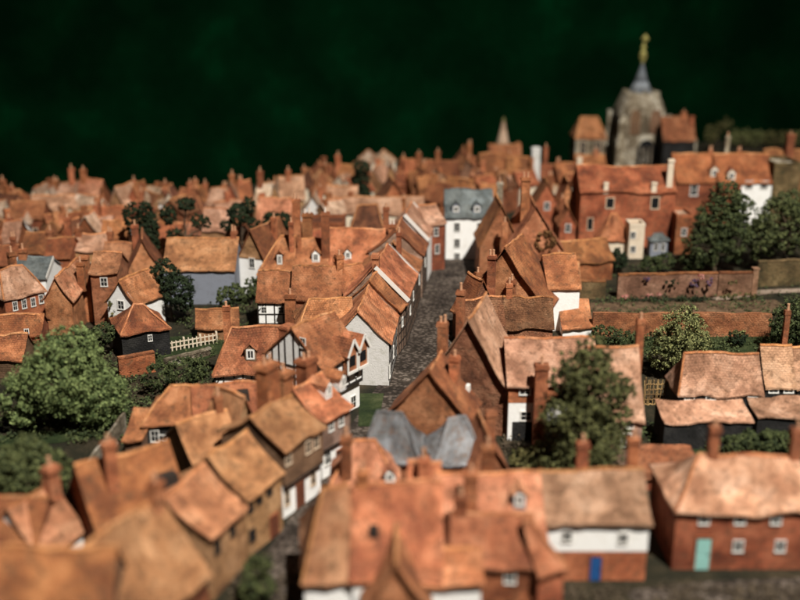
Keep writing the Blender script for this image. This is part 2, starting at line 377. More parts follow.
FOOT = []
def H(label, e0, e1, ze, yr, D, kind='slope', w='brick', r='orange', ov=.35, hip=(0, 0), win=(), chim=(), dorm=(), doors=(), lower=None, timber=None,
      barge=None, recess_shade=None, auto=None, sky=(), group='model town houses', cat='house', name='house', zmin=.9, zmax=7.0, bars=(1, 1), fm='frame', side=(), amp=.17, z0=0, rnd=None, seed=None):
    P0, P1 = at(*e0, ze), at(*e1, ze)
    u = (P1 - P0); u.z = 0; W = u.length; u.normalize(); n = Vector((-u.y, u.x, 0))
    O = (P0 + P1) / 2; O.z = 0; rz = math.atan2(u.y, u.x)
    def loc(p): q = p - O; return Vector((q.dot(u), q.dot(n), p.z))
    def glob(x, y, z): q = O + u * x + n * y; return Vector((q.x, q.y, z))
    ry = {'slope': D / 2, 'hip': D / 2, 'gable': 0, 'shed': D, 'flat': D}[kind]
    g = glob(0, ry, 0); zr = z_at(g.y, yr)
    raw = zr; zr = max(ze + zmin, min(ze + zmax, zr))
    FOOT.append((label, O, u, n, W, D, ze, zr, raw))
    sd = seed if seed is not None else random.uniform(0, 90)
    root = empty(name, O, rz); tag(root, label, cat, group)
    # walls (tucked a little below the roof skin)
    ze0, zr0 = ze, zr
    if kind != 'flat': ze, zr = ze - .30, zr - .30
    wm = MB(); x0, x1 = -W / 2, W / 2; zb = lower[0] if lower else -.3
    b = [(x0, 0), (x1, 0), (x1, D), (x0, D)]
    if kind == 'gable':
        wm.face([(x0, 0, zb), (x1, 0, zb), (x1, 0, ze), (0, 0, zr), (x0, 0, ze)])
        wm.face([(x1, 0, zb), (x1, D, zb), (x1, D, ze), (x1, 0, ze)])
        wm.face([(x1, D, zb), (x0, D, zb), (x0, D, ze), (0, D, zr), (x1, D, ze)])
        wm.face([(x0, D, zb), (x0, 0, zb), (x0, 0, ze), (x0, D, ze)])
    elif kind == 'slope':
        wm.face([(x0, 0, zb), (x1, 0, zb), (x1, 0, ze), (x0, 0, ze)])
        wm.face([(x1, 0, zb), (x1, D, zb), (x1, D, ze), (x1, D / 2, zr), (x1, 0, ze)])
        wm.face([(x1, D, zb), (x0, D, zb), (x0, D, ze), (x1, D, ze)])
        wm.face([(x0, D, zb), (x0, 0, zb), (x0, 0, ze), (x0, D / 2, zr), (x0, D, ze)])
    elif kind == 'shed':
        wm.face([(x0, 0, zb), (x1, 0, zb), (x1, 0, ze), (x0, 0, ze)])
        wm.face([(x1, 0, zb), (x1, D, zb), (x1, D, zr), (x1, 0, ze)])
        wm.face([(x1, D, zb), (x0, D, zb), (x0, D, zr), (x1, D, zr)])
        wm.face([(x0, D, zb), (x0, 0, zb), (x0, 0, ze), (x0, D, zr)])
    else:
        for i in range(4):
            p, q = b[i], b[(i + 1) % 4]; wm.face([(*p, zb), (*q, zb), (*q, ze), (*p, ze)])
        if kind == 'flat': wm.face([(*p, ze) for p in b])
    wm.face([(*p, zb) for p in b][::-1])
    wm.build('wall', M[w], root)
    ze, zr = ze0, zr0
    if lower:
        lm = MB(); ins = lower[2]; lm.box(x0 + .03, x1 - .03, ins, D - .03, -.3, lower[0] - .004); lm.build('ground_floor_wall', M[lower[1]], root)
        if ins > .1:
            jm = MB(); jm.box(x0, x1, -.05, .2, lower[0] - .22, lower[0] - .006); jm.build('jetty_beam', M['timber'], root)
    if recess_shade:
        pm = MB(); pm.box(x0 + .5, x1 - .5, -.05, .3, -.3, recess_shade); pm.build('recess_shade_box', M['black'], root)  # black box painted as the shade of an open ground-floor recess
    # roof
    rm = MB(); T = .10
    if kind == 'gable':
        k = (zr - ze) / (W / 2); eL, eR = x0 - ov, x1 + ov; z_e = ze - ov * k + T; yf, yb = -ov, D + ov * .5
        roof_plane(rm, (eL, yb, z_e), (eL, yf, z_e), (0, yf, zr + T), (0, yb, zr + T), sd, amp=amp)
        roof_plane(rm, (eR, yf, z_e), (eR, yb, z_e), (0, yb, zr + T), (0, yf, zr + T), sd, amp=amp)
        ridge_strip(rm, (0, yf, zr + T), (0, yb, zr + T), sd, amp)
    elif kind in ('slope', 'hip'):
        k = (zr - ze) / (D / 2); z_e = ze - ov * k + T; hl, hr = hip
        if kind == 'hip' and hip == (0, 0): hl = hr = min(D * .42, W * .45)
        og = ov * .6
        xl, xr = x0 - og, x1 + og
        rl, rr = (x0 + hl if hl else xl), (x1 - hr if hr else xr)
        if rl > rr: rl = rr = (rl + rr) / 2
        A = (xl, -ov, z_e); B = (xr, -ov, z_e); C = (xr, D + ov, z_e); E = (xl, D + ov, z_e)
        RL = (rl, D / 2, zr + T); RR = (rr, D / 2, zr + T)
        roof_plane(rm, A, B, RR, RL, sd, amp=amp); roof_plane(rm, C, E, RL, RR, sd, amp=amp)
        if hl: roof_plane(rm, E, A, RL, RL, sd, amp=amp); ridge_strip(rm, A, RL, sd, amp, w=.12)
        if hr: roof_plane(rm, B, C, RR, RR, sd, amp=amp); ridge_strip(rm, B, RR, sd, amp, w=.12)
        ridge_strip(rm, RL, RR, sd, amp)
    elif kind == 'shed':
        k = (zr - ze) / D
        roof_plane(rm, (x0 - ov * .5, -ov, ze - ov * k + T), (x1 + ov * .5, -ov, ze - ov * k + T), (x1 + ov * .5, D, zr + T), (x0 - ov * .5, D, zr + T), sd, amp=amp)
    if kind == 'flat':
        rm.box(x0 + .3, x1 - .3, .3, D - .3, ze - .2, ze + .05)
        pm = MB(); q = .3
        for bx in ((x0 - .05, x1 + .05, -.05, q), (x0 - .05, x1 + .05, D - q, D + .05), (x0 - .05, x0 + q, q, D - q), (x1 - q, x1 + .05, q, D - q)):
            pm.box(*bx, ze + .002, ze + .6)
        pm.build('parapet', M[w], root)
    rm.build('roof', [M[r], M['mortar' if r not in ('slate', 'lead', 'stone') else r]], root)
    # bargeboards on gable ends
    if barge:
        bm = MB()
        if kind == 'gable':
            k = (zr - ze) / (W / 2)
            for sg in (-1, 1): bm.bar((sg * (W / 2 + ov), -ov - .03, ze - ov * k - .1), (0, -ov - .03, zr - .05), (0, -1, 0), .45, .06)
            bm.build('bargeboard', M[barge], root)
        else:
            og = ov * .6; k = (zr - ze) / (D / 2)
            for sx, o in ((x0 - og - .03, -1), (x1 + og + .03, 1)):
                bm = MB(); bm.bar((sx, -ov, ze - ov * k - .1), (sx, D / 2, zr - .05), (o, 0, 0), .55, .06)
                bm.build('bargeboard', M[barge], root)
    if timber: timbering(root, W, D, ze - .3, zr - .3, kind, max(zb, 0), timber)
    # pixel ray to a plane of the house, in local coordinates
    def hit(px, py, plane='F'):
        d = ray(px, py); o = Vector((0, 0, HC)) - O
        lo = Vector((o.dot(u), o.dot(n), HC)); ld = Vector((d.dot(u), d.dot(n), d.z))
        if plane == 'F': t = (0 - lo.y) / ld.y
        elif plane == 'L': t = (x0 - lo.x) / ld.x
        elif plane == 'R': t = (x1 - lo.x) / ld.x
        elif plane == 'S':                       # front slope
            k = (zr - ze) / ((D / 2) if kind != 'shed' else D); t = (lo.y * k + ze - lo.z) / (ld.z - ld.y * k)
        elif plane == 'SR':                      # right slope of a gable roof
            k = (zr - ze) / (W / 2); t = (zr - lo.x * k - lo.z) / (ld.z + ld.x * k)
        return lo + ld * t
    for q in win:
        c = hit(q[0], q[1]); yy = lower[2] if (lower and c.z < lower[0]) else 0
        window(root, (max(x0 + .3, min(x1 - .3, c.x)), yy, max(.5, c.z)), 'F', q[2], q[3], fm, bars)
    for q in side:
        c = hit(q[1], q[2], q[0]); window(root, c, q[0], q[3], q[4], fm, bars)
    for q in doors:
        c = hit(q[0], q[1]); yy = lower[2] if lower else 0; door(root, (max(x0 + .5, min(x1 - .5, c.x)), yy, q[3] / 2 + .03), 'F', q[2], q[3], q[4])
    if auto:
        rows, cols, ww, hh = auto; base = lower[0] if lower else 0
        for i in range(rows):
            for j in range(cols):
                x = x0 + W * (j + .5) / cols + random.uniform(-.15, .15)
                z = base + (ze - base) * (i + .55) / rows
                window(root, (x, 0, z), 'F', ww, hh, fm, bars)
    for q in chim:
        px, yt, v, cw = q[:4]; pots = q[4] if len(q) > 4 else 1; mat = q[5] if len(q) > 5 else 'stack'
        z = zr; x = 0
        for _ in range(4):
            lo_, hi_ = -40, 40
            for _ in range(40):
                x = (lo_ + hi_) / 2
                if proj(glob(x, v * D, z))[0] < px: lo_ = x
                else: hi_ = x
            z = z_at(glob(x, v * D, 0).y, yt)
        z = max(ze + 1.5, min(zr + 7, z))
        inside = (x0 - .2 <= x <= x1 + .2) and 0 <= v <= 1
        chimney(root, x, v * D, (ze - .5) if inside else -.3, z, cw, pots, mat, pw=(len(q) > 6))
    if not chim and cat == 'house' and D > 4.5 and kind in ('slope', 'gable') and random.random() < .6:
        sgx = random.choice((-1, 1))
        if kind == 'slope': cx, cy, zt_ = sgx * (W / 2 - .55), D / 2 + random.uniform(-.6, .8), zr + (random.uniform(1.0, 2.0) if O.y < 150 else random.uniform(.4, 1.1))
        else: cx, cy, zt_ = sgx * W * .22, D * random.uniform(.55, .85), zr + random.uniform(.3, 1.2)
        chimney(root, cx, cy, ze, zt_, random.uniform(.8, 1.15), random.choice((0, 1, 1, 2)))
    for q in dorm:
        c = hit(q[0], q[1], 'S'); dw, dh = q[2], q[3]; k = (zr - ze) / (D / 2)
        yf = c.y - .25; zbm = ze + yf * k - .25; zt = zbm + .25 + dh
        run = (zt + .3 - (ze + yf * k)) / max(k, .3) + .2
        yb = min(D / 2, yf + run)
        dm = MB(); dm.box(c.x - dw / 2, c.x + dw / 2, yf, yb, zbm, zt)
        dm.face([(c.x - dw / 2, yf, zt), (c.x + dw / 2, yf, zt), (c.x, yf, zt + dw * .45)])
        do = dm.build('dormer', M[q[4] if len(q) > 4 else w], root)
        d2 = MB(); a = dw / 2 + .18; hh = dw * .45 + .12
        roof_plane(d2, (c.x - a, yb, zt - .12), (c.x - a, yf - .2, zt - .12), (c.x, yf - .2, zt + hh), (c.x, yb, zt + hh), sd, .1, .03)
        roof_plane(d2, (c.x + a, yf - .2, zt - .12), (c.x + a, yb, zt - .12), (c.x, yb, zt + hh), (c.x, yf - .2, zt + hh), sd, .1, .03)
        d2.build('dormer_roof', M[r], do)
        f = MB(); cc = Vector((c.x, yf, zbm + .25 + dh * .5)); ww, wh = dw * .62, dh * .72; up = Vector((0, 0, 1)); t = Vector((1, 0, 0)); o = (0, -1, 0)
        f.bar(cc - up * wh / 2, cc + up * wh / 2, o, ww, .03, 1)
        for sg in (-1, 1):
            f.bar(cc + t * sg * ww / 2 - up * (wh / 2 + .08), cc + t * sg * ww / 2 + up * (wh / 2 + .08), o, .17, .09, 0)
            f.bar(cc + up * sg * wh / 2 - t * ww / 2, cc + up * sg * wh / 2 + t * ww / 2, o, .17, .08, 0)
        f.bar(cc - up * wh / 2, cc + up * wh / 2, o, .08, .06, 0)
        f.build('window', [M['frame'], M['glass']], do)
    for q in sky:                                # openings, a shadow and a white blotch as boxes on the slope
        c = hit(q[0], q[1], 'SR' if kind == 'gable' else 'S'); sm = MB()
        sm.box(c.x - q[2] / 2, c.x + q[2] / 2, c.y - q[3] / 2, c.y + q[3] / 2, c.z - .5, c.z + .35, 0, .05)
        so = sm.build('roof_box', M[q[4]], root)
    return root, O, u, n, W, D, ze, zr

# ================================================================== HOUSES, foreground
G1 = 'houses in the nearest rows'
H('brown roofed house at the near left corner, mostly cut by the frame', (-60, 655), (104, 655), 5.5, 548, 8, r='brown', w='umber', group=G1)
H('amber roofed house slanting below the small white-gabled cottage, nearest the camera on the left', (138, 625), (207, 570), 5.5, 520, 8, r='amber', w='brick', group=G1, chim=())
H('small cottage with brown roof against the dark round tree, left of the white-gabled cottage', (-35, 545), (35, 548), 4, 495, 5.5, r='brown', w='brick', group=G1)
H('small cottage with pinkish roof and white gable wall facing the lane', (38, 553), (82, 527), 3.6, 495, 5.5, r='pink', w='white', group=G1)
H('tan walled terrace house with amber roof, nearest of the row by the leafy bush', (209, 538), (244, 503), 5.5, 480, 7, r='amber', w='tan', group='terrace on the left of the street', win=[(217, 547, .7, 1.1), (232, 530, .7, 1.0)], fm='timber')
H('tan walled terrace house with three dark windows and amber roof', (245.5, 497), (281, 471), 5.6, 444, 7, r='amber', w='tan', group='terrace on the left of the street', win=[(250, 506, .7, 1.1), (259, 497, .7, 1.1), (269, 489, .7, 1.1), (252, 535, .8, 1.0)], doors=[(274, 525, 1.0, 2.0, 'browndoor')], fm='timber', chim=[(262, 425, .8, 1.2, 1)])
H('terrace house with dark brown upper storey jettied over a white shopfront', (284, 449), (322.5, 425), 6.9, 406, 7, r='amber', w='umber', lower=(3.3, 'white', .35), group='terrace on the left of the street',
  win=[(288, 458, .8, 1.2), (308, 447, .8, 1.2), (316, 442, .8, 1.2), (290, 498, .7, 1.6), (316, 478, .7, 1.6)], doors=[(303, 490, 1.0, 2.3, 'browndoor')], chim=[(267, 363, .75, 1.75, 2), (283, 371, .8, 1.6, 1)], fm='cream_' if False else 'frame2')
H('narrow terrace house with two white dormers and grey-brown upper wall', (323.5, 420), (350, 405), 6.3, 381, 7, r='orange', w='mauve', lower=(3.2, 'white', .3), group='terrace on the left of the street',
  dorm=[(327, 394, .9, 1.3, 'white'), (341, 386, .9, 1.3, 'white')], win=[(331, 426, .7, 1.0), (341, 421, .7, 1.0), (330, 458, .9, 1.5)], doors=[(342, 455, .9, 2.0, 'timber')], chim=[(306, 358, .72, 1.7, 2)])
# tudor
TU = H('white half-timbered jettied house with ornate gables towards the street', (323, 367), (362, 348), 7.0, 319, 8, r='orange', w='white', lower=(3.4, 'white', .4), timber='FL', group='terrace on the left of the street',
  win=[(334, 383, .9, 1.2), (346, 376, .9, 1.2), (356, 371, .8, 1.2), (341, 412, .9, 1.5), (356, 403, .9, 1.5)], chim=[(287, 325, 1.0, 1.5, 0)], side=[('L', 303, 343, .7, 1.1)])
H('brown roofed back range with a long dark roof light, below the grey timber fence', (98, 532), (188, 503), 4.6, 453, 7, r='brown', w='brick', sky=[(167, 478, 1.6, 1.2, 'timber')], chim=[(108, 442, .30, 1.0, 1)], group=G1)
H('hipped orange cottage with dark walls at the top of the grey timber fence', (143, 421), (193, 421), 4.2, 385, 6, kind='hip', hip=(2.2, 0), r='orange', w='black', group=G1, win=[(155, 436, .8, 1.2), (163, 440, .8, 1.1)])
H('small orange lean-to on the left of the hipped dark-walled cottage', (124, 437), (142, 438), 3, 408, 3.4, kind='shed', r='orange', w='umber', group=G1, cat='outbuilding', name='lean_to')
H('small tan lean-to with white base on the right of the hipped dark-walled cottage', (167, 446), (191, 446), 2.6, 422, 3.0, kind='shed', r='amber', w='white', group=G1, cat='outbuilding', name='lean_to')
H('orange roofed range between the hipped dark-walled cottage and the two thick chimneys', (195, 418), (258, 412), 4.6, 384, 6, r='orange', w='brick', group=G1, sky=[(243, 394, 1.2, 1.5, 'timber')])  # the dark box on this slope stands in for a shadow
H('tan roofed range in front of the orange one, behind the amber terrace roofs', (192, 459), (240, 446), 4.6, 417, 6, r='amber', w='tan', group=G1)
H('small steep amber gable poking up behind the dark-storeyed terrace house', (232, 434), (257, 424), 5.0, 396, 4, kind='gable', r='amber', w='tan', group=G1)
# foreground centre
H('broad orange roofed house at the bottom centre with a dark roof light', (352, 574), (440, 575), 5.2, 484, 9, r='orange', w='white', group=G1, sky=[(374, 531, .7, .7, 'timber')], chim=[(362, 470, .5, .9, 1)])
H('hipped rosy roofed end of the broad orange house, over a white wall', (304, 577), (351, 574), 5.0, 487, 8.4, kind='hip', hip=(1.6, 0), r='pink', w='white', group=G1)
H('small orange gabled wing between the two white walls at the bottom edge', (364, 606), (428, 606), 4.2, 562, 7, kind='gable', r='orange', w='brickl', group=G1)
H('low white walled house at the bottom edge with its roof butting the broad orange one', (413, 581), (481, 582), 4.8, 550, 5, r='orange', w='white', group=G1)
H('rosy roofed house with a small grey dormer behind the lowest brick house', (440, 538), (545, 536), 5, 474, 8, r='pink', w='brick', group=G1, dorm=[(519, 503, .95, 1.2, 'bluegrey')], chim=[(471, 472, .25, 1.0, 1), (488, 446, .8, 1.0, 1)])
H('low brick house with orange roof and one window at the bottom edge', (452, 563), (533, 566), 4.8, 515, 6.5, r='orange', w='brick', group=G1, win=[(510, 577, .8, 1.0)])
H('narrow orange hipped wing between the low brick house and the white and brick house', (539, 571), (564, 566), 4.8, 518, 5, kind='hip', hip=(0, 1.4), r='orange', w='brick', group=G1)
H('house with white upper storey, brick ground floor and bright blue door', (546, 519), (650, 519), 5.5, 471, 7.5, r='beige', w='white', lower=(2.65, 'brick', .02), group=G1,
  win=[(567, 536, .75, .9), (623, 538, .75, .9)], doors=[(595, 577, .85, 2.2, 'bluedoor')], chim=[(583, 442, .7, .95, 1), (634, 438, .75, .9, 1)])
H('large brick house with buff hipped roof and turquoise door at the lower right', (677, 510), (812, 510), 5.4, 456, 8, kind='hip', hip=(2.6, 0), r='peach', w='brick', group=G1,
  win=[(704, 519, .8, .9), (740, 519, .8, .9), (776, 519, .8, .9), (738, 546, .8, 1.0), (780, 546, .8, 1.0)], doors=[(702, 562, 1.15, 2.9, 'teal')], chim=[(715, 426, .5, .85, 1), (798, 428, .5, .85, 1)])
# centre, in front of the street
H('brick gable house with a worn brown roof and a small white blotch', (390, 409), (470, 418), 5, 369, 4.6, kind='gable', r='brown', w='brickl', group=G1, sky=[(468, 388, .45, .8, 'frame')])  # the white box models a pale blotch on the slope
H('pair half with lead grey roof in front of the brick gable, left one', (362, 455), (420, 457), 4.6, 412, 5, kind='hip', hip=(1.2, 1.8), amp=.22, r='lead', w='brickl', group=G1)
H('pair half with lead grey roof in front of the brick gable, right one', (436, 461), (482, 457), 4.6, 416, 5, kind='hip', hip=(1.7, .9), amp=.22, r='lead', w='brickl', group=G1)
H('small buff hipped house with white pointed window at the end of the lane', (330, 484), (398, 484), 3.8, 440, 5, kind='hip', hip=(2, 2), r='pink', w='brickl', group=G1, dorm=[(390, 478, .9, 1.0, 'white')], chim=[(346, 436, .1, .9, 1)])
H('small orange gable between the lead grey roofs and the white banded house', (467, 470), (508, 468), 4, 434, 5, kind='gable', r='orange', w='brickl', group=G1)
H('orange roofed wing right of the right lead grey roof', (410, 512), (440, 512), 5, 462, 6, r='orange', w='brick', group=G1, chim=[(424, 458, .3, .9, 1)])
# ================================================================== middle, left of the street
G2 = 'houses left of the street'
H('hipped orange house with white timbered base and a dark dormer', (214, 371), (281, 371), 3.8, 327, 7, kind='hip', hip=(1.6, 0), r='orange', w='white', timber='F', group=G2, dorm=[(251, 357, 1.2, 1.4, 'umber')], chim=[(226, 306, .75, .8, 1)])
H('low orange shed roof behind the white paling fence', (197, 327), (238, 325), 2.0, 309, 4, r='orange', w='tan', group=G2, name='shed', cat='outbuilding')
H('house with white black-timbered front under an orange roof, beside the dark bush', (257, 300), (291, 300), 4.8, 271, 7, r='orange', w='white', timber='F', group=G2, win=[(264, 310, .7, .9), (281, 310, .7, .9)], chim=[(290, 294, -.3, 1.4, 1)])
H('plain orange roof right of the white timbered front', (292, 297), (340, 297), 5.5, 266, 7, r='orange', w='brickl', group=G2)
H('short orange roof tucked behind the grey gable house', (346, 296), (372, 292), 5.5, 266, 7, r='orange', w='brickl', group=G2)
H('hipped orange roof behind the half-timbered jettied house', (298, 328), (354, 325), 5.6, 299, 7, kind='hip', hip=(1.6, 0), r='orange', w='white', group=G2)
H('orange house with a tall dark slit window in its roof', (258, 272), (293, 272), 5.2, 236, 8, kind='hip', hip=(3.0, 0), r='orange', w='brickl', group=G2, dorm=[(280, 263, .9, 1.7, 'brickl')], chim=[(296, 199, .75, 1.15, 2), (291, 222, .3, .7, 1)])
H('orange roof with a square white dormer', (294, 266), (327, 266), 5.2, 239, 8, r='orange', w='brickl', group=G2, dorm=[(316, 260, 1.1, 1.4, 'white')], chim=[(307, 213, .8, 1.5, 2, 'stack', 1), (325, 212, .2, 1.2, 1, 'stack', 1)])
H('orange roof with a pointed white dormer', (328, 265), (384, 265), 5.2, 229, 9, r='orange', w='brickl', group=G2, dorm=[(348, 257, 1.0, 1.2, 'white')], chim=[(386, 207, .62, .9, 1), (392, 224, .4, 1.1, 2, 'stack', 1)])
H('dark brown block with a flat parapet behind the dormered roofs', (304, 226), (344, 226), 7.5, 215, 6, kind='flat', r='dark', w='brick', group=G2)
H('dark brown barrel shaped roof behind the pointed dormer', (350, 231), (384, 231), 6, 205, 7, kind='hip', hip=(1.2, 1.2), r='dark', w='brick', group=G2, amp=.2)
H('long buff roof behind the dark brown barrel shaped roof', (326, 214), (424, 213), 5.5, 197, 8, r='beige', w='cream', group=G2)
G3 = 'row on the left edge of the street'
H('house with a blank grey gable wall, nearest of its row on the street', (389, 341), (398, 310), 5.6, 297, 7.2, r='orange', w='grey', group=G3, timber='F', win=[(393, 352, .8, 1.4), (389, 372, .8, 1.6), (398, 330, .7, 1.2)])
H('narrow brown roofed house behind the blank grey gable', (398.5, 309), (406, 300), 6.2, 275, 7.4, r='brown', w='mauve', group=G3, timber='F', win=[(402, 322, .7, 1.2)])
H('brown roofed street house with a long white bargeboard on its gable', (406.5, 297), (416, 273), 6.6, 255, 8, r='orange', w='mauve', barge='frame', group=G3, timber='F', win=[(410, 310, .7, 1.2), (413, 296, .7, 1.2)])
H('street house of dark front with a two-pot chimney, above the long white bargeboard', (416.5, 272), (422, 256), 6.0, 245, 8, r='orange', w='umber', chim=[(399, 232, .35, .9, 2)], group=G3, timber='F', win=[(419, 280, .7, 1.3)])
H('street house with brown roof, second from the far end of its row', (422.5, 253), (427, 241), 7.0, 224, 8, r='brown', w='mauve', group=G3, timber='F', win=[(425, 262, .7, 1.3)], chim=[(411, 216, .5, .9, 1)])
H('street house with a short white bargeboard at the far end of its row', (427, 237), (433, 224), 7.5, 208, 7, r='beige', w='white', barge='frame', group=G3, chim=[(404, 198, .9, .8, 1)])
H('narrow brick house beside the white slate-roofed house at the top of the street', (428, 224), (445, 222), 8, 205, 7, r='beige', w='brick', group=G3, win=[(436, 232, .8, 1.3), (437, 249, .8, 1.5)])
H('tall white house with grey slate roof closing the top of the street', (446, 216), (493, 216), 7.6, 190, 8, r='slate', w='white', group=G3, win=[(457, 227, 1.0, 1.5), (457, 243, 1.0, 1.5), (457, 257, 1.0, 1.3), (480, 227, 1.0, 1.5), (480, 243, 1.0, 1.5)], dorm=[(456, 211, 1.3, 1.2, 'bluegrey'), (477, 211, 1.3, 1.2, 'bluegrey')], chim=[(500, 182, .5, 1.0, 1, 'stone')], bars=(1, 2))
# ================================================================== middle, right of the street
G4 = 'houses right of the street'
H('plain orange gable, left of the creeper-grown one', (480, 244), (521, 244), 6.2, 206, 9, kind='gable', r='brown', w='brickl', group=G4)
CR = H('orange gable grown with a dry creeper, with a tall pale-topped chimney', (506, 248), (563, 248), 6.2, 206, 10, kind='gable', r='orange', w='brickl', group=G4, chim=[(526, 177, .35, 1.35, 2), (505, 222, -.02, .9, 1)])
H('brown gable with a wide dark gap under its verge and two tall chimneys', (463, 296), (546, 305), 5.2, 249, 9, kind='gable', r='brown', w='brickl', ov=.6, group=G4, chim=[(492, 255, -.12, 1.0, 2), (512, 280, -.14, 1.1, 1)])
H('orange roofed house with a white wall right of the brown gable', (549, 286), (580, 285), 6.4, 254, 7, r='orange', w='white', group=G4)
H('small white outhouse with a brown square roof', (563, 327), (592, 327), 1.4, 300, 4.2, kind='shed', r='orange', w='white', group=G4, name='outhouse', cat='outbuilding', zmax=4)
H('little gable wedged between the street chimney and the brown gable with the wide dark gap', (466, 314), (497, 310), 4.4, 281, 4, kind='gable', r='brown', w='rough', group=G4, chim=[(478, 272, .6, .8, 1)])
H('low rubble-textured front range under the brown gable', (506, 326), (553, 326), 3.6, 297, 5, r='rough', w='rough', group=G4, amp=.22)
H('low rubble-textured lean-to left of the rubble front range', (468, 330), (505, 328), 3.4, 298, 5, r='rough', w='rough', group=G4, amp=.22)
H('house with tapering buff verge and a brick gable towards the street', (428, 378), (508, 387), 5.6, 318, 8, kind='gable', r='beige', w='rough', ov=.55, group=G4, chim=[(443, 322, .05, 1.0, 2), (461, 290, 1.0, .9, 1)])
H('long buff roofed house with a brick upper wall and a white band below', (509, 383), (598, 383), 6.4, 338, 8, r='beige', w='brick', lower=(4.2, 'white', .02), recess_shade=2.1, group=G4, win=[(525, 391, 1.1, .8), (526, 416, 1.1, 1.0)], chim=[(542, 364, -.12, 1.3, 1)])
H('buff wing projecting behind the conifer, with white-framed openings', (592, 416), (643, 416), 5.2, 347, 9, r='beige', w='mauve', group=G4, win=[(630, 424, .7, .9), (626, 440, .9, 1.4)], chim=[(641, 319, .55, .75, 1)])
G5 = 'long sheds by the right edge'
for lab, a, b, ze, yr, D in (('wide buff shed roof in the upper row of sheds', (679, 394), (763, 394), 3.4, 354, 5.5), ('middle buff shed in the upper row, under the slim orange chimney', (766, 387), (796, 387), 3.6, 345, 5.5), ('buff shed at the right end of the upper row', (798, 386), (830, 386), 3.6, 346, 5.5)):
    H(lab, a, b, ze, yr, D, r='beige', w='black', group=G5, name='shed', cat='shed', hip=(1.0, 0) if 'wide' in lab else (0, 0), kind='hip' if 'wide' in lab else 'slope', win=[(a[0] + (b[0] - a[0]) * (q + .5) / (4 if 'wide' in lab else 2), a[1] + 4.2, 1.0, .35) for q in range(4 if 'wide' in lab else 2)], bars=(1, 0), ov=.2, amp=.2, chim=[(788, 310, .9, .6, 1)] if 'middle' in lab else ())  # black walls paint in the shade below the eaves
for lab, a, b, ze, yr, D in (('low buff shed roof in front of the wide shed, over a black wall', (665, 423), (753, 421), 3.0, 403, 3.4), ('low buff shed at the right end of the front row, over a black wall', (758, 418), (830, 418), 3.0, 397, 3.4)):
    H(lab, a, b, ze, yr, D, kind='shed', r='beige', w='black', group=G5, name='shed', cat='shed', ov=.2)
H('low terracotta roof in the yard left of the big brick house', (646, 477), (706, 477), 1.4, 446, 6, kind='shed', r='orange', w='brick', group=G5, name='shed', cat='shed', zmin=.3)
# ================================================================== left middle distance
G6 = 'houses around the left gardens'
H('warehouse with amber roof and blank blue-grey wall', (163, 269), (234, 269), 5.4, 238, 9, r='amber', w='bluegrey', group=G6)
H('white house with a plank gable and a stained base', (238, 256), (266, 259), 6.0, 230, 9, kind='gable', r='brown', w='tan', lower=(5.9, 'white', .02), group=G6, win=[(252, 263, .9, 1.5)])
COTTAGE = H('white cottage with orange roof beside the dark tarred house', (107, 299), (137, 303), 4.8, 280, 6, kind='gable', r='orange', w='white', group=G6, win=[(121, 305, 1.0, 1.2)])
H('black tarred house with a hipped buff brown roof', (121, 333), (169, 326), 3.8, 304, 6.5, kind='hip', hip=(2.4, 2.4), r='brown', w='black', group=G6, win=[(150, 338, .5, .8)])
H('brick house with four white windows in a row under a buff roof', (4, 298), (44, 289), 5.4, 268, 7, kind='hip', hip=(1.4, 1), r='beige', w='brick', group=G6, win=[(15, 306, .6, 1.2), (24, 304, .6, 1.2), (33, 302, .6, 1.2), (41, 299, .6, 1.2)], chim=[(11, 252, .8, 1.0, 1)])
H('brick gable house with pinkish roof beside the four-windowed house', (44, 297), (71, 297), 5.4, 277, 9, kind='gable', r='pink', w='brickl', group=G6, barge=None, chim=[(80, 262, .5, 1.0, 1)])
H('grey slate roofed house behind the four-windowed house', (13, 276), (45, 276), 5.2, 257, 7, r='slate', w='white', barge='frame', group=G6)
H('tall narrow brick house with one white window, left of the dark gap', (90, 272), (116, 272), 8.0, 252, 6, r='amber', w='brickl', group=G6, win=[(104, 282, .9, 1.2)], chim=[(84, 258, .5, 1.2, 0)])
H('brown roofed house right of the tall narrow brick house', (128, 268), (160, 266), 5.0, 240, 8, kind='gable', r='brown', w='brickl', group=G6)
H('low house with bright clay roof at the left edge', (-30, 358), (21, 358), 2.6, 334, 5, r='orange', w='umber', group=G6, amp=.2)
H('low brown house with a slit window behind the bright clay roof', (-30, 336), (40, 333), 4.0, 315, 5, r='brown', w='brick', group=G6, win=[(27, 334, .5, 1.3)])
# ================================================================== right background
G7 = 'tall brick houses below the church'
H('big brick house with two white-framed windows and a long roof', (581, 191), (676, 191), 10.6, 166, 9, r='russet', w='brick', group=G7, win=[(610, 203, 1.4, 1.9), (655, 203, 1.4, 2.1), (590, 224, 1.0, 2.2)], chim=[(671, 159, .12, 1.0, 0, 'cream'), (654, 184, .02, .9, 0, 'cream'), (606, 186, .02, .8, 0, 'cream')], bars=(0, 0), fm='frame2')
H('small hipped orange house with pinkish white base against the big brick house', (600, 238), (631, 238), 3.2, 214, 5.0, kind='hip', hip=(2.2, 2.2), r='orange', w='cream', group=G7, zmax=5)
H('white rendered extension with two small windows beside the hipped orange house', (630, 227), (645, 227), 5.6, 224, 3.4, kind='flat', r='pale', w='cream', group=G7, win=[(633, 235, .9, 1.1), (633, 249, .9, 1.1)])
H('long low brown roof in front of the tall brick gables', (556, 263), (613, 259), 3.4, 241, 6, r='brown', w='brick', group=G7)
H('small lit orange roof at the left end of the garden wall', (556, 284), (580, 284), 3.0, 262, 5, r='amber', w='brick', group=G7)
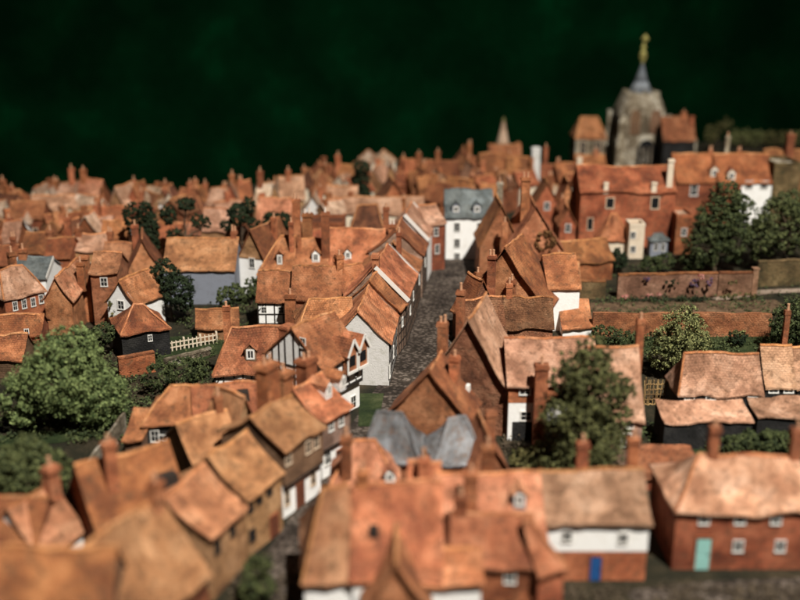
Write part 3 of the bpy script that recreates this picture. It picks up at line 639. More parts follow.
H('small brick gable with one window below the pale tower slab', (535, 202), (559, 202), 7, 183, 6, kind='gable', r='brown', w='brick', group=G7, win=[(547, 206, 1.0, 1.4)])
H('small brick gable right of the one with the single window', (559, 205), (576, 205), 7, 181, 6, kind='gable', r='orange', w='brickl', group=G7)
H('little brick gable with a pale window in front of the two small gables', (560, 222), (576, 222), 6, 207, 5, kind='gable', r='brown', w='brick', group=G7, win=[(568, 228, .9, 1.4)])
H('long roofed brick house behind the dark tree, with pale dormers', (677, 181), (718, 181), 8.5, 154, 9, r='russet', w='brick', group=G7, dorm=[(714, 175, 1.5, 1.5, 'cream')], win=[(694, 190, 1.4, 2.2)])
H('long roofed brick house with one pale dormer, left of the white house', (719, 182), (742, 182), 8.5, 154, 9, r='russet', w='brick', group=G7, dorm=[(731, 178, 1.5, 1.5, 'cream')], chim=[(728, 136, .6, .9, 1, 'stone')])
H('white house with two dark windows below the long brown roof', (742, 181), (773, 181), 8.5, 154, 9, r='russet', w='white', group=G7, win=[(749, 185, 1.4, 1.5), (764, 185, 1.4, 1.5)])
H('buff stone tower house at the right edge', (775, 166), (802, 166), 11.5, 159, 8, kind='flat', r='stone', w='olive', group=G7, name='tower_house')
H('brick house with a tall chimney behind the buff stone tower house', (770, 163), (830, 163), 9, 150, 8, r='brown', w='brick', group=G7, chim=[(791, 134, .3, 1.6, 1)])
H('low brick house with a white parapet right of the big brick house', (677, 218), (694, 218), 6.5, 213, 6, kind='flat', r='pale', w='brick', group=G7, win=[(684, 232, .9, 1.3)])
# ================================================================== far field
G8 = 'far rooftops at the edge of the town'
far = [
 ('far house with buff roof at the left edge of the town', 0, 17, 242, 222, 'beige', 'brick', 'slope', ()),
 ('far house with bright orange roof above the narrow grey wall', 8, 42, 218, 201, 'orange', 'brick', 'slope', ()),
 ('far narrow house end with a plain grey-white wall', 18, 29, 222, 215, 'pale', 'grey', 'gable', ()),
 ('far long buff roof right of the bright orange one', 29, 77, 209, 195, 'beige', 'brick', 'slope', ((67, 205),)),
 ('far whitish roof, left of the two on the left skyline', 29, 41, 197, 186, 'pale', 'cream', 'gable', ()),
 ('far whitish roof, right of the two on the left skyline', 42, 54, 197, 185, 'pale', 'cream', 'gable', ()),
 ('far buff roof with a slim chimney on the left skyline', 56, 73, 197, 182, 'beige', 'cream', 'slope', ((71, 168),)),
 ('far rosy roof with a stubby chimney on the left skyline', 74, 97, 200, 180, 'pink', 'brick', 'slope', ((83, 169),)),
 ('far small roof right of the stubby skyline chimney', 98, 109, 201, 185, 'brown', 'brick', 'gable', ()),
 ('far buff gable beside the red-brown block', 109, 125, 204, 183, 'beige', 'tan', 'gable', ()),
 ('far red-brown block with a dark roof', 93, 126, 228, 206, 'brown', 'brick', 'slope', ((97, 198),)),
 ('far buff roof below the slim leaning chimneys', 70, 108, 251, 233, 'beige', 'tan', 'slope', ((67, 217), (78, 228))),
 ('far pinkish roof with a small white opening', 100, 127, 244, 220, 'pink', 'white', 'slope', ()),
 ('far orange gable above the dark tree group', 126, 142, 202, 182, 'orange', 'brick', 'gable', ()),
 ('far pale flat-looking roof on the skyline above the dark tree group', 143, 163, 201, 187, 'pale', 'white', 'slope', ()),
 ('far small pale roof right of the flat-looking one', 164, 175, 203, 190, 'pale', 'cream', 'gable', ()),
 ('far rosy roof above the middle dark tree', 176, 192, 203, 189, 'pink', 'brick', 'slope', ((190, 182),)),
 ('far brown house with two small chimneys', 192, 206, 201, 186, 'brown', 'brick', 'slope', ((195, 180), (205, 183))),
 ('far buff roof left of the tall skyline gable', 206, 222, 204, 189, 'beige', 'tan', 'slope', ()),
 ('far buff gable, tall on the skyline, with a slim chimney', 222, 240, 203, 178, 'beige', 'brick', 'gable', ((232, 174),)),
 ('far brown roof right of the tall skyline gable', 240, 253, 199, 181, 'brown', 'tan', 'slope', ()),
 ('far pale roof with a tall thin chimney', 253, 268, 202, 183, 'pale', 'tan', 'slope', ((260, 171),)),
 ('far pale gable right of the tall thin chimney', 268, 282, 200, 181, 'pale', 'tan', 'gable', ()),
 ('far dull brown roof behind the dark round shrub', 256, 290, 222, 198, 'pink', 'brick', 'slope', ()),
 ('far buff roof left of the wide skyline gable', 280, 305, 200, 176, 'beige', 'tan', 'slope', ((288, 170),)),
 ('far wide gable with grey lower wall on the skyline', 304, 338, 182, 161, 'pink', 'tan', 'gable', ((304, 168),)),
 ('far narrow orange house with a red chimney', 336, 352, 183, 165, 'pink', 'tan', 'slope', ((338, 155),)),
 ('far buff roof between the wide gable and the dark tall tree', 326, 356, 205, 186, 'beige', 'tan', 'slope', ()),
 ('far whitish hipped roof on the skyline, left of the lit pair', 358, 379, 161, 149, 'pale', 'cream', 'hip', ()),
 ('far whitish hipped roof on the skyline, right of the lit pair', 380, 396, 161, 149, 'pale', 'cream', 'hip', ()),
 ('far buff roof below the left whitish roof', 366, 382, 181, 163, 'beige', 'tan', 'gable', ()),
 ('far buff roof below the right whitish roof', 384, 398, 179, 162, 'beige', 'tan', 'gable', ()),
 ('far dark brown gable below the whitish pair', 381, 406, 200, 177, 'dark', 'brick', 'gable', ()),
 ('far orange roof right of the whitish pair', 397, 413, 177, 159, 'orange', 'brick', 'slope', ((419, 153),)),
 ('far brick gable with a pale round window', 416, 434, 183, 166, 'brown', 'brickl', 'gable', ()),
 ('far brown roof behind the brick gable with the round window', 424, 456, 182, 161, 'brown', 'brick', 'slope', ((438, 151),)),
 ('far orange gable, broadest on the central skyline', 447, 478, 170, 146, 'orange', 'brickl', 'gable', ()),
 ('far buff wing in front of the broad orange gable', 464, 482, 183, 160, 'beige', 'brickl', 'gable', ()),
 ('far brown roofed house above the grey slate roof', 481, 510, 181, 153, 'brown', 'brick', 'slope', ()),
 ('far orange roofed house at the foot of the small stone spire', 490, 522, 163, 145, 'orange', 'brick', 'slope', ()),
 ('far rosy roof left of the pale tower slab', 508, 530, 182, 157, 'pink', 'cream', 'slope', ()),
 ('far orange roof right of the pale tower slab', 541, 560, 181, 165, 'orange', 'brick', 'slope', ((546, 147),)),
 ('far brick house right of the pale tower slab, with a cream post', 560, 578, 184, 163, 'brown', 'brick', 'slope', ()),
 ('far brown house behind the big brick house roof', 578, 608, 172, 155, 'brown', 'brick', 'slope', ((596, 150),)),
 ('far rosy roof behind the amber warehouse', 164, 200, 234, 223, 'pink', 'tan', 'slope', ()),
 ('far buff roof right of the middle dark tree', 200, 226, 229, 209, 'beige', 'tan', 'slope', ()),
 ('far rosy roof behind the white plank gable house', 226, 262, 236, 223, 'pink', 'tan', 'slope', ()),
 ('far pale house behind the flat parapet block', 300, 326, 213, 190, 'pale', 'grey', 'gable', ()),
 ('far grey-walled house with amber roof left of the warehouse', 44, 70, 257, 238, 'orange', 'brick', 'slope', ()),
 ('far small brown roof above the slate roof at the left', 17, 44, 252, 234, 'brown', 'brickl', 'slope', ((50, 230),)),
 ('far brown roof left of the slate roof at the left edge', -20, 14, 264, 246, 'brown', 'brick', 'slope', ()),
 ('far amber roof between the buff far roof and the dark tree group', 100, 126, 262, 243, 'amber', 'tan', 'slope', ()),
]
for lab, xa, xb, ye, yr, r, w_, kind, ch in far:
    if kind == 'gable': yr += (ye - yr) * .22
    r = {'pink': 'brown', 'orange': 'russet'}.get(r, r) if random.random() < .75 else r
    H(lab, (xa + .4, ye), (xb - .4, ye + random.uniform(-1, 1)), 5.5, yr, random.uniform(6, 8), kind=kind, r=r, w=w_, group=G8, amp=.22, zmax=9,
      chim=[(c[0], c[1], .45, 1.0, 1) for c in ch], auto=(1, max(1, int((xb - xa) / 12)), .8, 1.1), bars=(0, 0), fm='frame2')

# more of the packed far rooftops
rf = random.Random(21); placed = 0; tries = 0
ROOFS = ['orange', 'brown', 'beige', 'russet', 'dark', 'russet', 'dark', 'pale', 'brown', 'dark']
while placed < 62 and tries < 4000:
    tries += 1
    px = rf.uniform(-15, 575); d = rf.uniform(150, 186 if px < 300 else (203 if px < 430 else 214))
    x = (px - 400) / 1000 * d * 1.06
    if d < 172 and px > 390: continue
    if 395 < px < 500 and d < 185: continue
    if any((Vector((x, d)) - (o + n_ * D / 2).xy).length < (W_ + D) * .30 + 1.7 for _, o, u_, n_, W_, D, *_r in FOOT): continue
    ye = 1000 * (45 - 5) / d - 16; wpx = rf.uniform(3.2, 5.0) / d * 1000
    if 100 < px < 270 and 205 < ye < 250 and rf.random() < .7: continue
    r = rf.choice(ROOFS)
    kd = rf.choice(['slope', 'slope', 'gable', 'hip'])
    skew = rf.uniform(-2.5, 2.5); ze = rf.uniform(4.0, 5.6)
    H('tiny blurred clay roofed house packed among the far rooftops', (px - wpx / 2, ye - skew), (px + wpx / 2, ye + skew), ze, ye - rf.uniform(11, 17), rf.uniform(4, 5.5), kind=kd, r=r, w=rf.choice(['brick', 'brickl', 'tan', 'cream']),
      group='tiny packed far rooftops', amp=.2, zmax=4.2, chim=[(px + rf.uniform(-wpx, wpx) * .35, ye - rf.uniform(20, 27), .5, rf.uniform(.7, 1.1), rf.choice([0, 1]))] if rf.random() < .6 else ())
    placed += 1
print('filler', placed, tries)

# ================================================================== SETTING
def ground_far(px):
    pts = [(-300, 205), (0, 196), (60, 190), (150, 192), (220, 190), (300, 178), (360, 168), (420, 165), (480, 165), (530, 168), (570, 168), (640, 152), (720, 140), (1100, 140)]
    for (a, ya), (b, yb) in zip(pts, pts[1:]):
        if a <= px <= b: return ya + (yb - ya) * (px - a) / (b - a)
    return 140
g = MB(); cols = [-300 + 35 * i for i in range(41)]
far_e = [at(x, ground_far(x), 0) for x in cols]
near_e = [Vector((p.x * 38 / p.y, 38, 0)) for p in far_e]
for i in range(len(cols) - 1):
    n = 12
    for j in range(n):
        a = near_e[i].lerp(far_e[i], j / n); b = near_e[i + 1].lerp(far_e[i + 1], j / n); c = near_e[i + 1].lerp(far_e[i + 1], (j + 1) / n); d = near_e[i].lerp(far_e[i], (j + 1) / n)
        g.face([a, b, c, d])
    dn = Vector((0, 0, -10))
    g.face([far_e[i] + dn, far_e[i], far_e[i + 1], far_e[i + 1] + dn]); g.face([near_e[i], near_e[i] + dn, near_e[i + 1] + dn, near_e[i + 1]])
tag(g.build('ground', M['ground']), kind='structure')
def ribbon(name, pts, mat, z, kind='structure'):
    """pts: (px, py, half width in town metres)"""
    m = MB(); P = [(at(x, y, 0), h) for x, y, h in pts]; L = []; R = []
    for i, (p, h) in enumerate(P):
        d = (P[min(i + 1, len(P) - 1)][0] - P[max(i - 1, 0)][0]).normalized(); s = Vector((d.y, -d.x, 0))
        L.append(p - s * h); R.append(p + s * h)
    for i in range(len(P) - 1):
        for k in range(4):
            def q(a, t): return a[i].lerp(a[i + 1], t)
            def w(a, b, s, t): v = q(a, t).lerp(q(b, t), s); return Vector((v.x, v.y, z))
            t0, t1 = k / 4, (k + 1) / 4
            for e in range(3):
                m.face([w(L, R, e / 3, t0), w(L, R, (e + 1) / 3, t0), w(L, R, (e + 1) / 3, t1), w(L, R, e / 3, t1)])
    o = m.build(name, M[mat]); return tag(o, kind=kind)
_nt = M['cobble'].node_tree; _b = [n for n in _nt.nodes if n.type == 'BSDF_PRINCIPLED'][0]; _tc = [n for n in _nt.nodes if n.type == 'TEX_COORD'][0]
_v = nd(_nt, 'ShaderNodeTexVoronoi'); _v.inputs['Scale'].default_value = 2.0 / S; _nt.links.new(_tc.outputs['Object'], _v.inputs['Vector'])
_old = _b.inputs['Base Color'].links[0].from_socket
_r = ramp(_nt, _v.outputs['Distance'], [(.0, (1.5, 1.45, 1.4)), (.35, (1, 1, 1)), (.6, (.35, .33, .3))])
_nt.links.new(mix(_nt, 1.0, _old, _r.outputs[0], 'MULTIPLY'), _b.inputs['Base Color'])
ribbon('street', [(245, 660, 3.4), (285, 590, 3.2), (318, 530, 3.0), (345, 480, 2.8), (375, 430, 2.8), (406, 385, 3.2), (424, 350, 3.3), (437, 310, 3.3), (447, 278, 3.2), (456, 258, 4.5)], 'cobble', .05)
ribbon('path', [(640, 610, 2.5), (720, 598, 2.2), (860, 592, 2.2)], 'cobble', .05)
ribbon('garden_path', [(715, 300, .9), (765, 292, 1.0), (860, 288, 1.0)], 'path', .06)
def patch(name, pts, mat, z):
    m = MB(); m.face([Vector((*at(x, y, 0).xy, z)) for x, y in pts][::-1]); return tag(m.build(name, M[mat]), kind='structure')
patch('lawn', [(150, 350), (165, 338), (235, 330), (240, 345), (200, 362), (160, 368)], 'grass', .05)
patch('lawn', [(-40, 440), (60, 431), (108, 426), (112, 434), (60, 443), (-40, 452)], 'grass', .05)
patch('lawn', [(358, 427), (378, 427), (384, 394), (360, 394)], 'grass', .09)
patch('lawn', [(600, 352), (600, 338), (820, 322), (820, 360)], 'grass', .05)
patch('lawn', [(640, 452), (700, 425), (840, 425), (840, 470), (700, 470)], 'grass', .05)
patch('tilled_earth', [(590, 319), (590, 303), (775, 300), (790, 310), (700, 322)], 'earth', .08)
b = MB(); b.face([(-700, 345, -130), (900, 345, -130), (900, 345, 330), (-700, 345, 330)])
mt, nt, bs = new_mat('dark_green_cloth')
tc = nd(nt, 'ShaderNodeTexCoord'); n1 = noise_node(nt, tc.outputs['Object'], .05 / S, 5, .55); n2 = noise_node(nt, tc.outputs['Object'], .5 / S, 3, .6)
f = math_n(nt, 'ADD', math_n(nt, 'MULTIPLY', n1.outputs[0], .85), math_n(nt, 'MULTIPLY', n2.outputs[0], .15))
nt.links.new(ramp(nt, f, [(.40, (.0009, .009, .003)), (.58, (.0012, .0155, .005)), (.72, (.001, .030, .009))]).outputs[0], bs.inputs['Base Color'])
bs.inputs['Roughness'].default_value = 1; bs.inputs['Specular IOR Level'].default_value = 0
M['cloth'] = mt
tag(b.build('backdrop', mt), kind='structure')
b = MB(); b.face([(-700, -200, -100), (900, -200, -100), (900, 345, -100), (-700, 345, -100)])
M['floor'] = plain('dark_floor', (.004, .012, .006), .9, .1)
tag(b.build('floor', M['floor']), kind='structure')

# ================================================================== TREES
def foliage(mb, lobes, n, size, rng):
    """leaf flakes gathered in clumps over the shell and body of each lobe (centre, radii)"""
    tot = sum(l[1].x * l[1].z for l in lobes)
    for c, r in lobes:
        k = int(n * r.x * r.z / tot); nc = max(12, k // 18); cl = []
        for _ in range(nc):
            d = Vector((rng.gauss(0, 1), rng.gauss(0, 1), rng.gauss(0, 1))).normalized()
            rr = rng.uniform(.55, 1.0) ** .6 * (1 + .22 * noise.noise(d * 2.1 + c))
            cl.append((Vector((c.x + d.x * r.x * rr, c.y + d.y * r.y * rr, c.z + d.z * r.z * rr)), d))
        cr = (r.x + r.z) * .5 * rng.uniform(.10, .17)
        for q, d in cl:
            for _ in range(18):
                e = Vector((rng.gauss(0, 1), rng.gauss(0, 1), rng.gauss(0, .8))).normalized() * cr * rng.uniform(.4, 1.05)
                p = q + e; nn = (e.normalized() + d * .6 + Vector((rng.gauss(0, .45), rng.gauss(0, .45), rng.gauss(0, .45)))).normalized()
                a = nn.orthogonal().normalized(); ang = rng.uniform(0, 6.28); bb = nn.cross(a); a2 = a * math.cos(ang) + bb * math.sin(ang); b2 = nn.cross(a2)
                s = size * rng.uniform(.6, 1.3); lift = nn * s * .35
                mb.face([p - a2 * s, p - b2 * s * .6 - lift * .2, p + a2 * s, p + b2 * s * .6 + lift])
def tree(label, box, yb, mat, n=2500, size=.3, lobes=None, cat='tree', name='tree', group=None, trunk=True, seed=1, zlow=None):
    """box: crown extent in the photograph; yb: image row of its foot -> distance on the ground"""
    rng = random.Random(seed); x0, y0, x1, y1 = box
    base = at((x0 + x1) / 2, yb, 0); Y = base.y
    sc = (at(x1, yb, 0) - at(x0, yb, 0)).length / (x1 - x0)
    zt = z_at(Y, y0); zbm = max(.1, z_at(Y, y1)); Wd = (x1 - x0) * sc
    root = empty(name, base); tag(root, label, cat, group)
    lb = []
    for l in (lobes or [(0, .5, .5, .5)]):           # (x offset, height, radius x, radius z) in crown units
        rx = l[2] * Wd; lb.append((Vector((l[0] * Wd, rng.uniform(-.12, .12) * Wd, zbm + l[1] * (zt - zbm))), Vector((rx * .86, min(rx, 6) * .82, l[3] * (zt - zbm) * .88))))
    m = MB(); foliage(m, lb, int(n * 2.1), size * .62, rng); m.build('crown', M[mat], root)
    t = MB(); r0 = max(.14, Wd * .028); top = zbm + (zt - zbm) * .55
    t.tube((0, 0, -.2), (rng.uniform(-.2, .2), 0, top * .5), r0, r0 * .75, 8); t.tube((0, 0, top * .45), (0, 0, top), r0 * .78, r0 * .4, 8)
    for c, r in lb:
        for _ in range(3):
            e = c + Vector((rng.uniform(-.6, .6) * r.x, rng.uniform(-.6, .6) * r.y, rng.uniform(-.4, .5) * r.z)); t.tube((0, 0, top * rng.uniform(.35, .8)), e, r0 * .4, r0 * .12, 6)
    t.build('trunk' if trunk else 'stem', M['bark'], root)
    return root
tree('large round bright green tree on the left beside the bright clay roof', (6, 320, 138, 430), 428, 'leaf', 11000, .27, [(0, .52, .36, .40), (-.2, .38, .28, .34), (.2, .34, .28, .34), (.06, .74, .24, .26), (.28, .25, .2, .25), (-.3, .3, .2, .28)], seed=3)
tree('dark round tree in front of the bright green one, above the small cottages', (-12, 430, 82, 500), 514, 'leaf_gr', 5200, .30, [(0, .5, .38, .4), (-.25, .5, .26, .36), (.25, .42, .25, .34), (.05, .75, .22, .25)], seed=4)
tree('tall ragged conifer in front of the long buff roof', (530, 340, 632, 476), 484, 'leaf_con', 13500, .24, [(.04, .90, .2, .14), (-.02, .76, .32, .18), (.08, .60, .38, .18), (-.06, .44, .42, .2), (.04, .26, .50, .2), (-.05, .1, .46, .16), (-.28, .5, .2, .12), (.30, .66, .2, .1), (.34, .4, .2, .12), (-.2, .68, .2, .1)], seed=5, name='conifer')
tree('rounded pale-leaved shrub on the garden wall, beside the long buff roof', (645, 305, 713, 378), 380, 'leaf_pl', 6000, .22, [(0, .55, .4, .42), (-.2, .4, .28, .38), (.22, .4, .26, .36), (.02, .78, .24, .25)], cat='shrub', name='shrub', trunk=False, seed=6)
tree('large dark tree in front of the white house below the church', (676, 180, 752, 272), 274, 'leaf_md', 8000, .32, [(-.02, .55, .34, .36), (-.2, .35, .28, .32), (.2, .4, .3, .36), (.03, .8, .24, .24), (-.3, .15, .2, .16), (.25, .72, .2, .2)], seed=7)
tree('spreading olive green tree at the right edge, beside the large dark tree', (738, 190, 830, 264), 270, 'leaf_gr', 7500, .32, [(-.1, .55, .36, .42), (.2, .5, .32, .42), (-.3, .4, .2, .36), (0, .8, .25, .22)], seed=8)
tree('dark glossy shrub at the right edge under the slim orange chimney', (762, 291, 830, 345), 352, 'leaf_md', 4500, .22, [(0, .5, .42, .42), (-.2, .4, .28, .38), (.2, .65, .3, .32)], cat='shrub', name='shrub', trunk=False, seed=9)
tree('dark tree group on the far left, left one with bare gaps', (124, 200, 165, 260), 280, 'leaf_dk', 5600, .3, [(-.2, .75, .25, .22), (.15, .8, .22, .2), (.1, .35, .36, .35), (.3, .6, .2, .22), (-.2, .5, .16, .16)], seed=10)
tree('sparse dark tree with open branches on the far left, middle one', (163, 196, 213, 244), 279, 'leaf_dk', 3000, .3, [(-.3, .6, .18, .24), (.05, .82, .22, .16), (.25, .45, .17, .2), (-.2, .2, .2, .15), (.44, .45, .1, .15)], seed=11)
tree('sparse dark tree with a forked crown behind the white plank gable house', (222, 196, 264, 232), 272, 'leaf_dk', 3200, .3, [(-.05, .5, .3, .36), (.2, .72, .18, .28), (.3, .22, .2, .2), (-.3, .2, .2, .16)], seed=12)
tree('low dark round shrub left of the tall red chimneys', (262, 208, 293, 234), 262, 'leaf_dk', 2800, .3, [(-.15, .5, .3, .45), (.2, .45, .3, .45)], cat='shrub', name='shrub', trunk=False, seed=13)
tree('tall dark tree on the far skyline beside the whitish roofs', (349, 158, 376, 204), 214, 'leaf_dk', 2800, .35, [(0, .8, .36, .2), (-.05, .5, .36, .26), (.05, .22, .32, .25)], seed=14)
tree('dark bushy tree beside the white cottage and the blue-grey warehouse', (146, 258, 199, 312), 322, 'leaf_dk', 5200, .26, [(-.1, .7, .3, .3), (.15, .45, .36, .32), (-.25, .3, .22, .28), (.25, .2, .25, .2)], seed=15)
tree('dark bush below the blue-grey warehouse wall', (214, 280, 248, 308), 314, 'leaf_md', 1600, .24, [(-.15, .4, .35, .4), (.2, .5, .3, .45)], cat='shrub', name='shrub', trunk=False, seed=16)
tree('small bush with bluish tint at the foot of the white plank gable', (242, 276, 262, 303), 306, 'leaf_md', 900, .22, None, cat='shrub', name='shrub', trunk=False, seed=17)
tree('dark leafy hedge between the bright green tree and the black tarred house', (78, 318, 118, 350), 356, 'leaf_md', 2000, .24, [(-.2, .4, .35, .4), (.2, .5, .32, .4)], cat='shrub', name='shrub', trunk=False, seed=18)
tree('dark bush at the end of the brick garden wall', (143, 355, 212, 392), 398, 'leaf_md', 2800, .22, [(-.25, .4, .3, .4), (.1, .5, .34, .42), (.32, .6, .2, .35)], cat='shrub', name='shrub', trunk=False, seed=19)
tree('dark rounded bush left of the hipped orange house, in front of the big brick house', (605, 248, 629, 272), 274, 'leaf_dk', 1300, .26, None, cat='shrub', name='shrub', trunk=False, seed=20)
tree('small lighter bush below the grey bay window', (638, 250, 674, 272), 275, 'leaf_md', 1800, .26, [(-.2, .4, .34, .42), (.2, .45, .34, .45)], cat='shrub', name='shrub', trunk=False, seed=21)
tree('low dark bush on the lawn left of the pale-leaved shrub', (590, 321, 640, 346), 350, 'leaf_md', 1800, .2, [(-.2, .4, .35, .42), (.2, .35, .34, .4)], cat='shrub', name='shrub', trunk=False, seed=22)
tree('small mounded bush with cream flower top on the lawn', (727, 331, 748, 346), 347, 'leaf_dk', 900, .2, None, cat='shrub', name='shrub', trunk=False, seed=23)
tree('green bush behind the big brick house, left one', (720, 430, 760, 456), 462, 'leaf_md', 2600, .2, [(-.2, .4, .34, .42), (.2, .5, .34, .45)], cat='shrub', name='shrub', trunk=False, seed=24)
tree('green bush behind the big brick house, right one', (752, 427, 800, 456), 462, 'leaf_md', 3000, .2, [(-.2, .5, .34, .45), (.2, .4, .34, .42)], cat='shrub', name='shrub', trunk=False, seed=25)
tree('leafy bush on the cobbles at the near end of the lane', (240, 550, 278, 602), 606, 'leaf_gr', 3000, .17, [(-.1, .6, .34, .3), (.2, .75, .25, .22), (-.2, .3, .34, .28), (.2, .3, .3, .26)], cat='shrub', name='shrub', trunk=False, seed=26)
tree('dark clump of bushes at the foot of the conifer', (508, 440, 552, 474), 478, 'leaf_ol', 2200, .2, [(-.2, .4, .34, .4), (.2, .5, .34, .45)], cat='shrub', name='shrub', trunk=False, seed=27)
tree('dull green tree on the far skyline right of the church', (700, 114, 731, 148), 152, 'leaf_ol', 900, .4, [(-.2, .4, .3, .34), (.2, .72, .28, .26)], seed=28)
for i, (x0, x1, lab) in enumerate([(726, 760, 'yellowish clipped hedge on the far skyline, left stretch'), (760, 790, 'greener clipped hedge on the far skyline, middle stretch'), (790, 830, 'clipped hedge on the far skyline at the right edge')]):
    tree(lab, (x0, 128, x1, 146), 147, ['leaf_pl', 'leaf_ol', 'leaf_pl'][i], 1200, .4, [(-.3, .5, .28, .5), (0, .5, .3, .5), (.3, .5, .28, .5)], cat='hedge', name='hedge', trunk=False, seed=30 + i)

# ================================================================== WALLS, FENCES
def wall(label, a, b, h, mat, th=.5, cap=None, group='garden walls', cat='garden wall', name='garden_wall', piers=()):
    A, B = at(*a, 0), at(*b, 0); L = (B - A).length; d = (B - A).normalized()
    root = empty(name, A, math.atan2(d.y, d.x)); tag(root, label, cat, group)
    m = MB(); n = max(2, int(L / 1.5))
    hs = [h + random.uniform(-.12, .12) for _ in range(n + 1)]
    for i in range(n):
        u0, u1 = L * i / n, L * (i + 1) / n
        m.face([(u0, 0, -.2), (u1, 0, -.2), (u1, 0, hs[i + 1]), (u0, 0, hs[i])]); m.face([(u1, th, -.2), (u0, th, -.2), (u0, th, hs[i]), (u1, th, hs[i + 1])])
        m.face([(u0, 0, hs[i]), (u1, 0, hs[i + 1]), (u1, th, hs[i + 1]), (u0, th, hs[i])])
    m.face([(0, th, -.2), (0, 0, -.2), (0, 0, hs[0]), (0, th, hs[0])]); m.face([(L, 0, -.2), (L, th, -.2), (L, th, hs[n]), (L, 0, hs[n])])
    m.build('brickwork', M[mat], root)
    if cap:
        c = MB()
        for i in range(n):
            u0, u1 = L * i / n + .02, L * (i + 1) / n - .02; z = (hs[i] + hs[i + 1]) / 2
            c.box(u0, u1, -.08, th + .08, z - .05 + random.uniform(-.03, .03), z + .17)
        c.build('coping', M[cap], root)
    for p in piers:
        q = MB(); q.box(p * L - .4, p * L + .4, -.15, th + .15, -.2, h + .5); q.box(p * L - .5, p * L + .5, -.25, th + .25, h + .502, h + .7); q.build('pier', M[mat], root)
    return root
wall('rosy garden wall hung with coloured flowers, upper one on the right', (617, 299), (716, 297), 3.7, 'dusty', cap='brown')
wall('short rosy garden wall right of the flower-hung one', (717, 297), (754, 296), 3.7, 'dusty', cap='brown', piers=(.98,))
wall('mossy buff garden wall at the right edge', (756, 287), (840, 283), 4.0, 'olive', cap='olive')
wall('long orange garden wall below the tilled strip, passing behind the pale-leaved shrub', (592, 337), (770, 337), 3.3, 'orange')
wall('grey-brown garden wall left of the flower-hung one', (577, 299), (605, 299), 2.8, 'olive', cap='brown')
wall('brick garden wall in front of the black tarred house', (120, 379), (156, 372), 2.6, 'brick', cap='brown')
wall('long weathered grey timber fence climbing past the round trees', (75, 506), (127, 432), 2.3, 'stone', .25, group=None, cat='fence', name='timber_fence')
wall('low stone kerb wall along the lawn behind the tarred house', (166, 368), (212, 355), .9, 'stone', cap='stone')
# flowers on the wall
def cluster(label, px, py, yb, wpx, hpx, mat, n, group='flowers on the garden wall', cat='flowers', name='climbing_flowers', size=.16, dy=-.25):
    rng = random.Random(int(px * 7 + py)); A = at(px, yb, 0); z = z_at(A.y + dy, py); sc = A.y / F
    m = MB(); c = Vector((0, 0, 0)); foliage(m, [(c, Vector((wpx * sc / 2, .22, hpx * sc / 2)))], n, size, rng)
    o = m.build(name, M[mat]); o.location = Vector((A.x, A.y + dy, z)) * S; tag(o, label, cat, group); return o
for lab, px, py, w_, h_, mat, n in (('blue flower spray at the left of the flower-hung wall', 646, 279, 9, 4, 'flower', 90), ('dark creeper patch left of centre on the flower-hung wall', 670, 284, 16, 9, 'leaf_dk', 160), ('blue and mauve flowers in the middle of the flower-hung wall', 694, 283, 14, 9, 'flower', 150),
    ('pink flowers on top of the flower-hung wall', 698, 277, 8, 6, 'flower2', 90), ('bright blue flowers at the right end of the flower-hung wall', 707, 281, 8, 13, 'flower', 130), ('dark creeper on the short rosy wall', 731, 282, 10, 9, 'leaf_ol', 130), ('pink blossoms low on the left of the flower-hung wall', 654, 295, 18, 4, 'flower2', 130), ('pale blossoms at the foot of the flower-hung wall', 624, 297, 10, 4, 'flower2', 90),
    ('white blossoms at the foot of the wall above the pale-leaved shrub', 708, 302, 6, 7, 'leaf_pl', 80)):
    cluster(lab, px, py, 299, w_, h_, mat, n)
cluster('low dark planting along the foot of the flower-hung wall', 672, 299, 302, 92, 5, 'leaf_dk', 700, None, 'plants', 'border_plants', .16)
cluster('low olive planting at the foot of the short rosy wall', 738, 296, 301, 40, 7, 'leaf_ol', 420, None, 'plants', 'border_plants', .16)
cluster('cream flower top on the small mounded bush', 737, 332, 347, 18, 4, 'leaf_pl', 160, None, 'flowers', 'flower_head', .14)
# creeper on the gable and on the white cottage
root, O, u, n_, W, D, ze, zr = CR
def on_facade(h, label, px, py, w_, hh, mat, cnt, name='creeper'):
    root, O, u, n_, W, D, ze, zr = h
    d = ray(px, py); o = Vector((0, 0, HC)); t = (O - o).dot(n_) / d.dot(n_); p = o + d * t - n_ * .15
    sc = p.y / F; m = MB(); foliage(m, [(Vector((0, 0, 0)), Vector((w_ * sc / 2, .18, hh * sc / 2)))], cnt, .17, random.Random(cnt))
    ob = m.build(name, M[mat]); ob.location = p * S; tag(ob, label, 'creeper'); return ob
on_facade(CR, 'dry brown creeper spread over the orange gable', 545, 240, 24, 24, 'leaf_dry', 900)
# paling fence
def paling(label, a, b, h, mat='cream'):
    A, B = at(*a, 0), at(*b, 0); L = (B - A).length; d = (B - A).normalized()
    root = empty('paling_fence', A, math.atan2(d.y, d.x)); tag(root, label, 'fence')
    r = MB()
    for z in (h * .35, h * .78): r.box(0, L, -.04, .04, z - .07, z + .07)
    r.build('rail', M[mat], root); n = int(L / .55); p = MB()
    for i in range(n + 1):
        x = L * i / n; dz = random.uniform(-.08, .08)
        p.box(x - .075, x + .075, -.13, -.045, 0, h + dz)
    p.build('palings', M[mat], root)
    for k in range(4):
        q = MB(); x = L * k / 3; q.box(x - .12, x + .12, .045, .28, -.2, h + .15); q.build('post', M[mat], root)
paling('white paling fence round the small lawn behind the tarred house', (168, 352), (217, 343), 1.45)
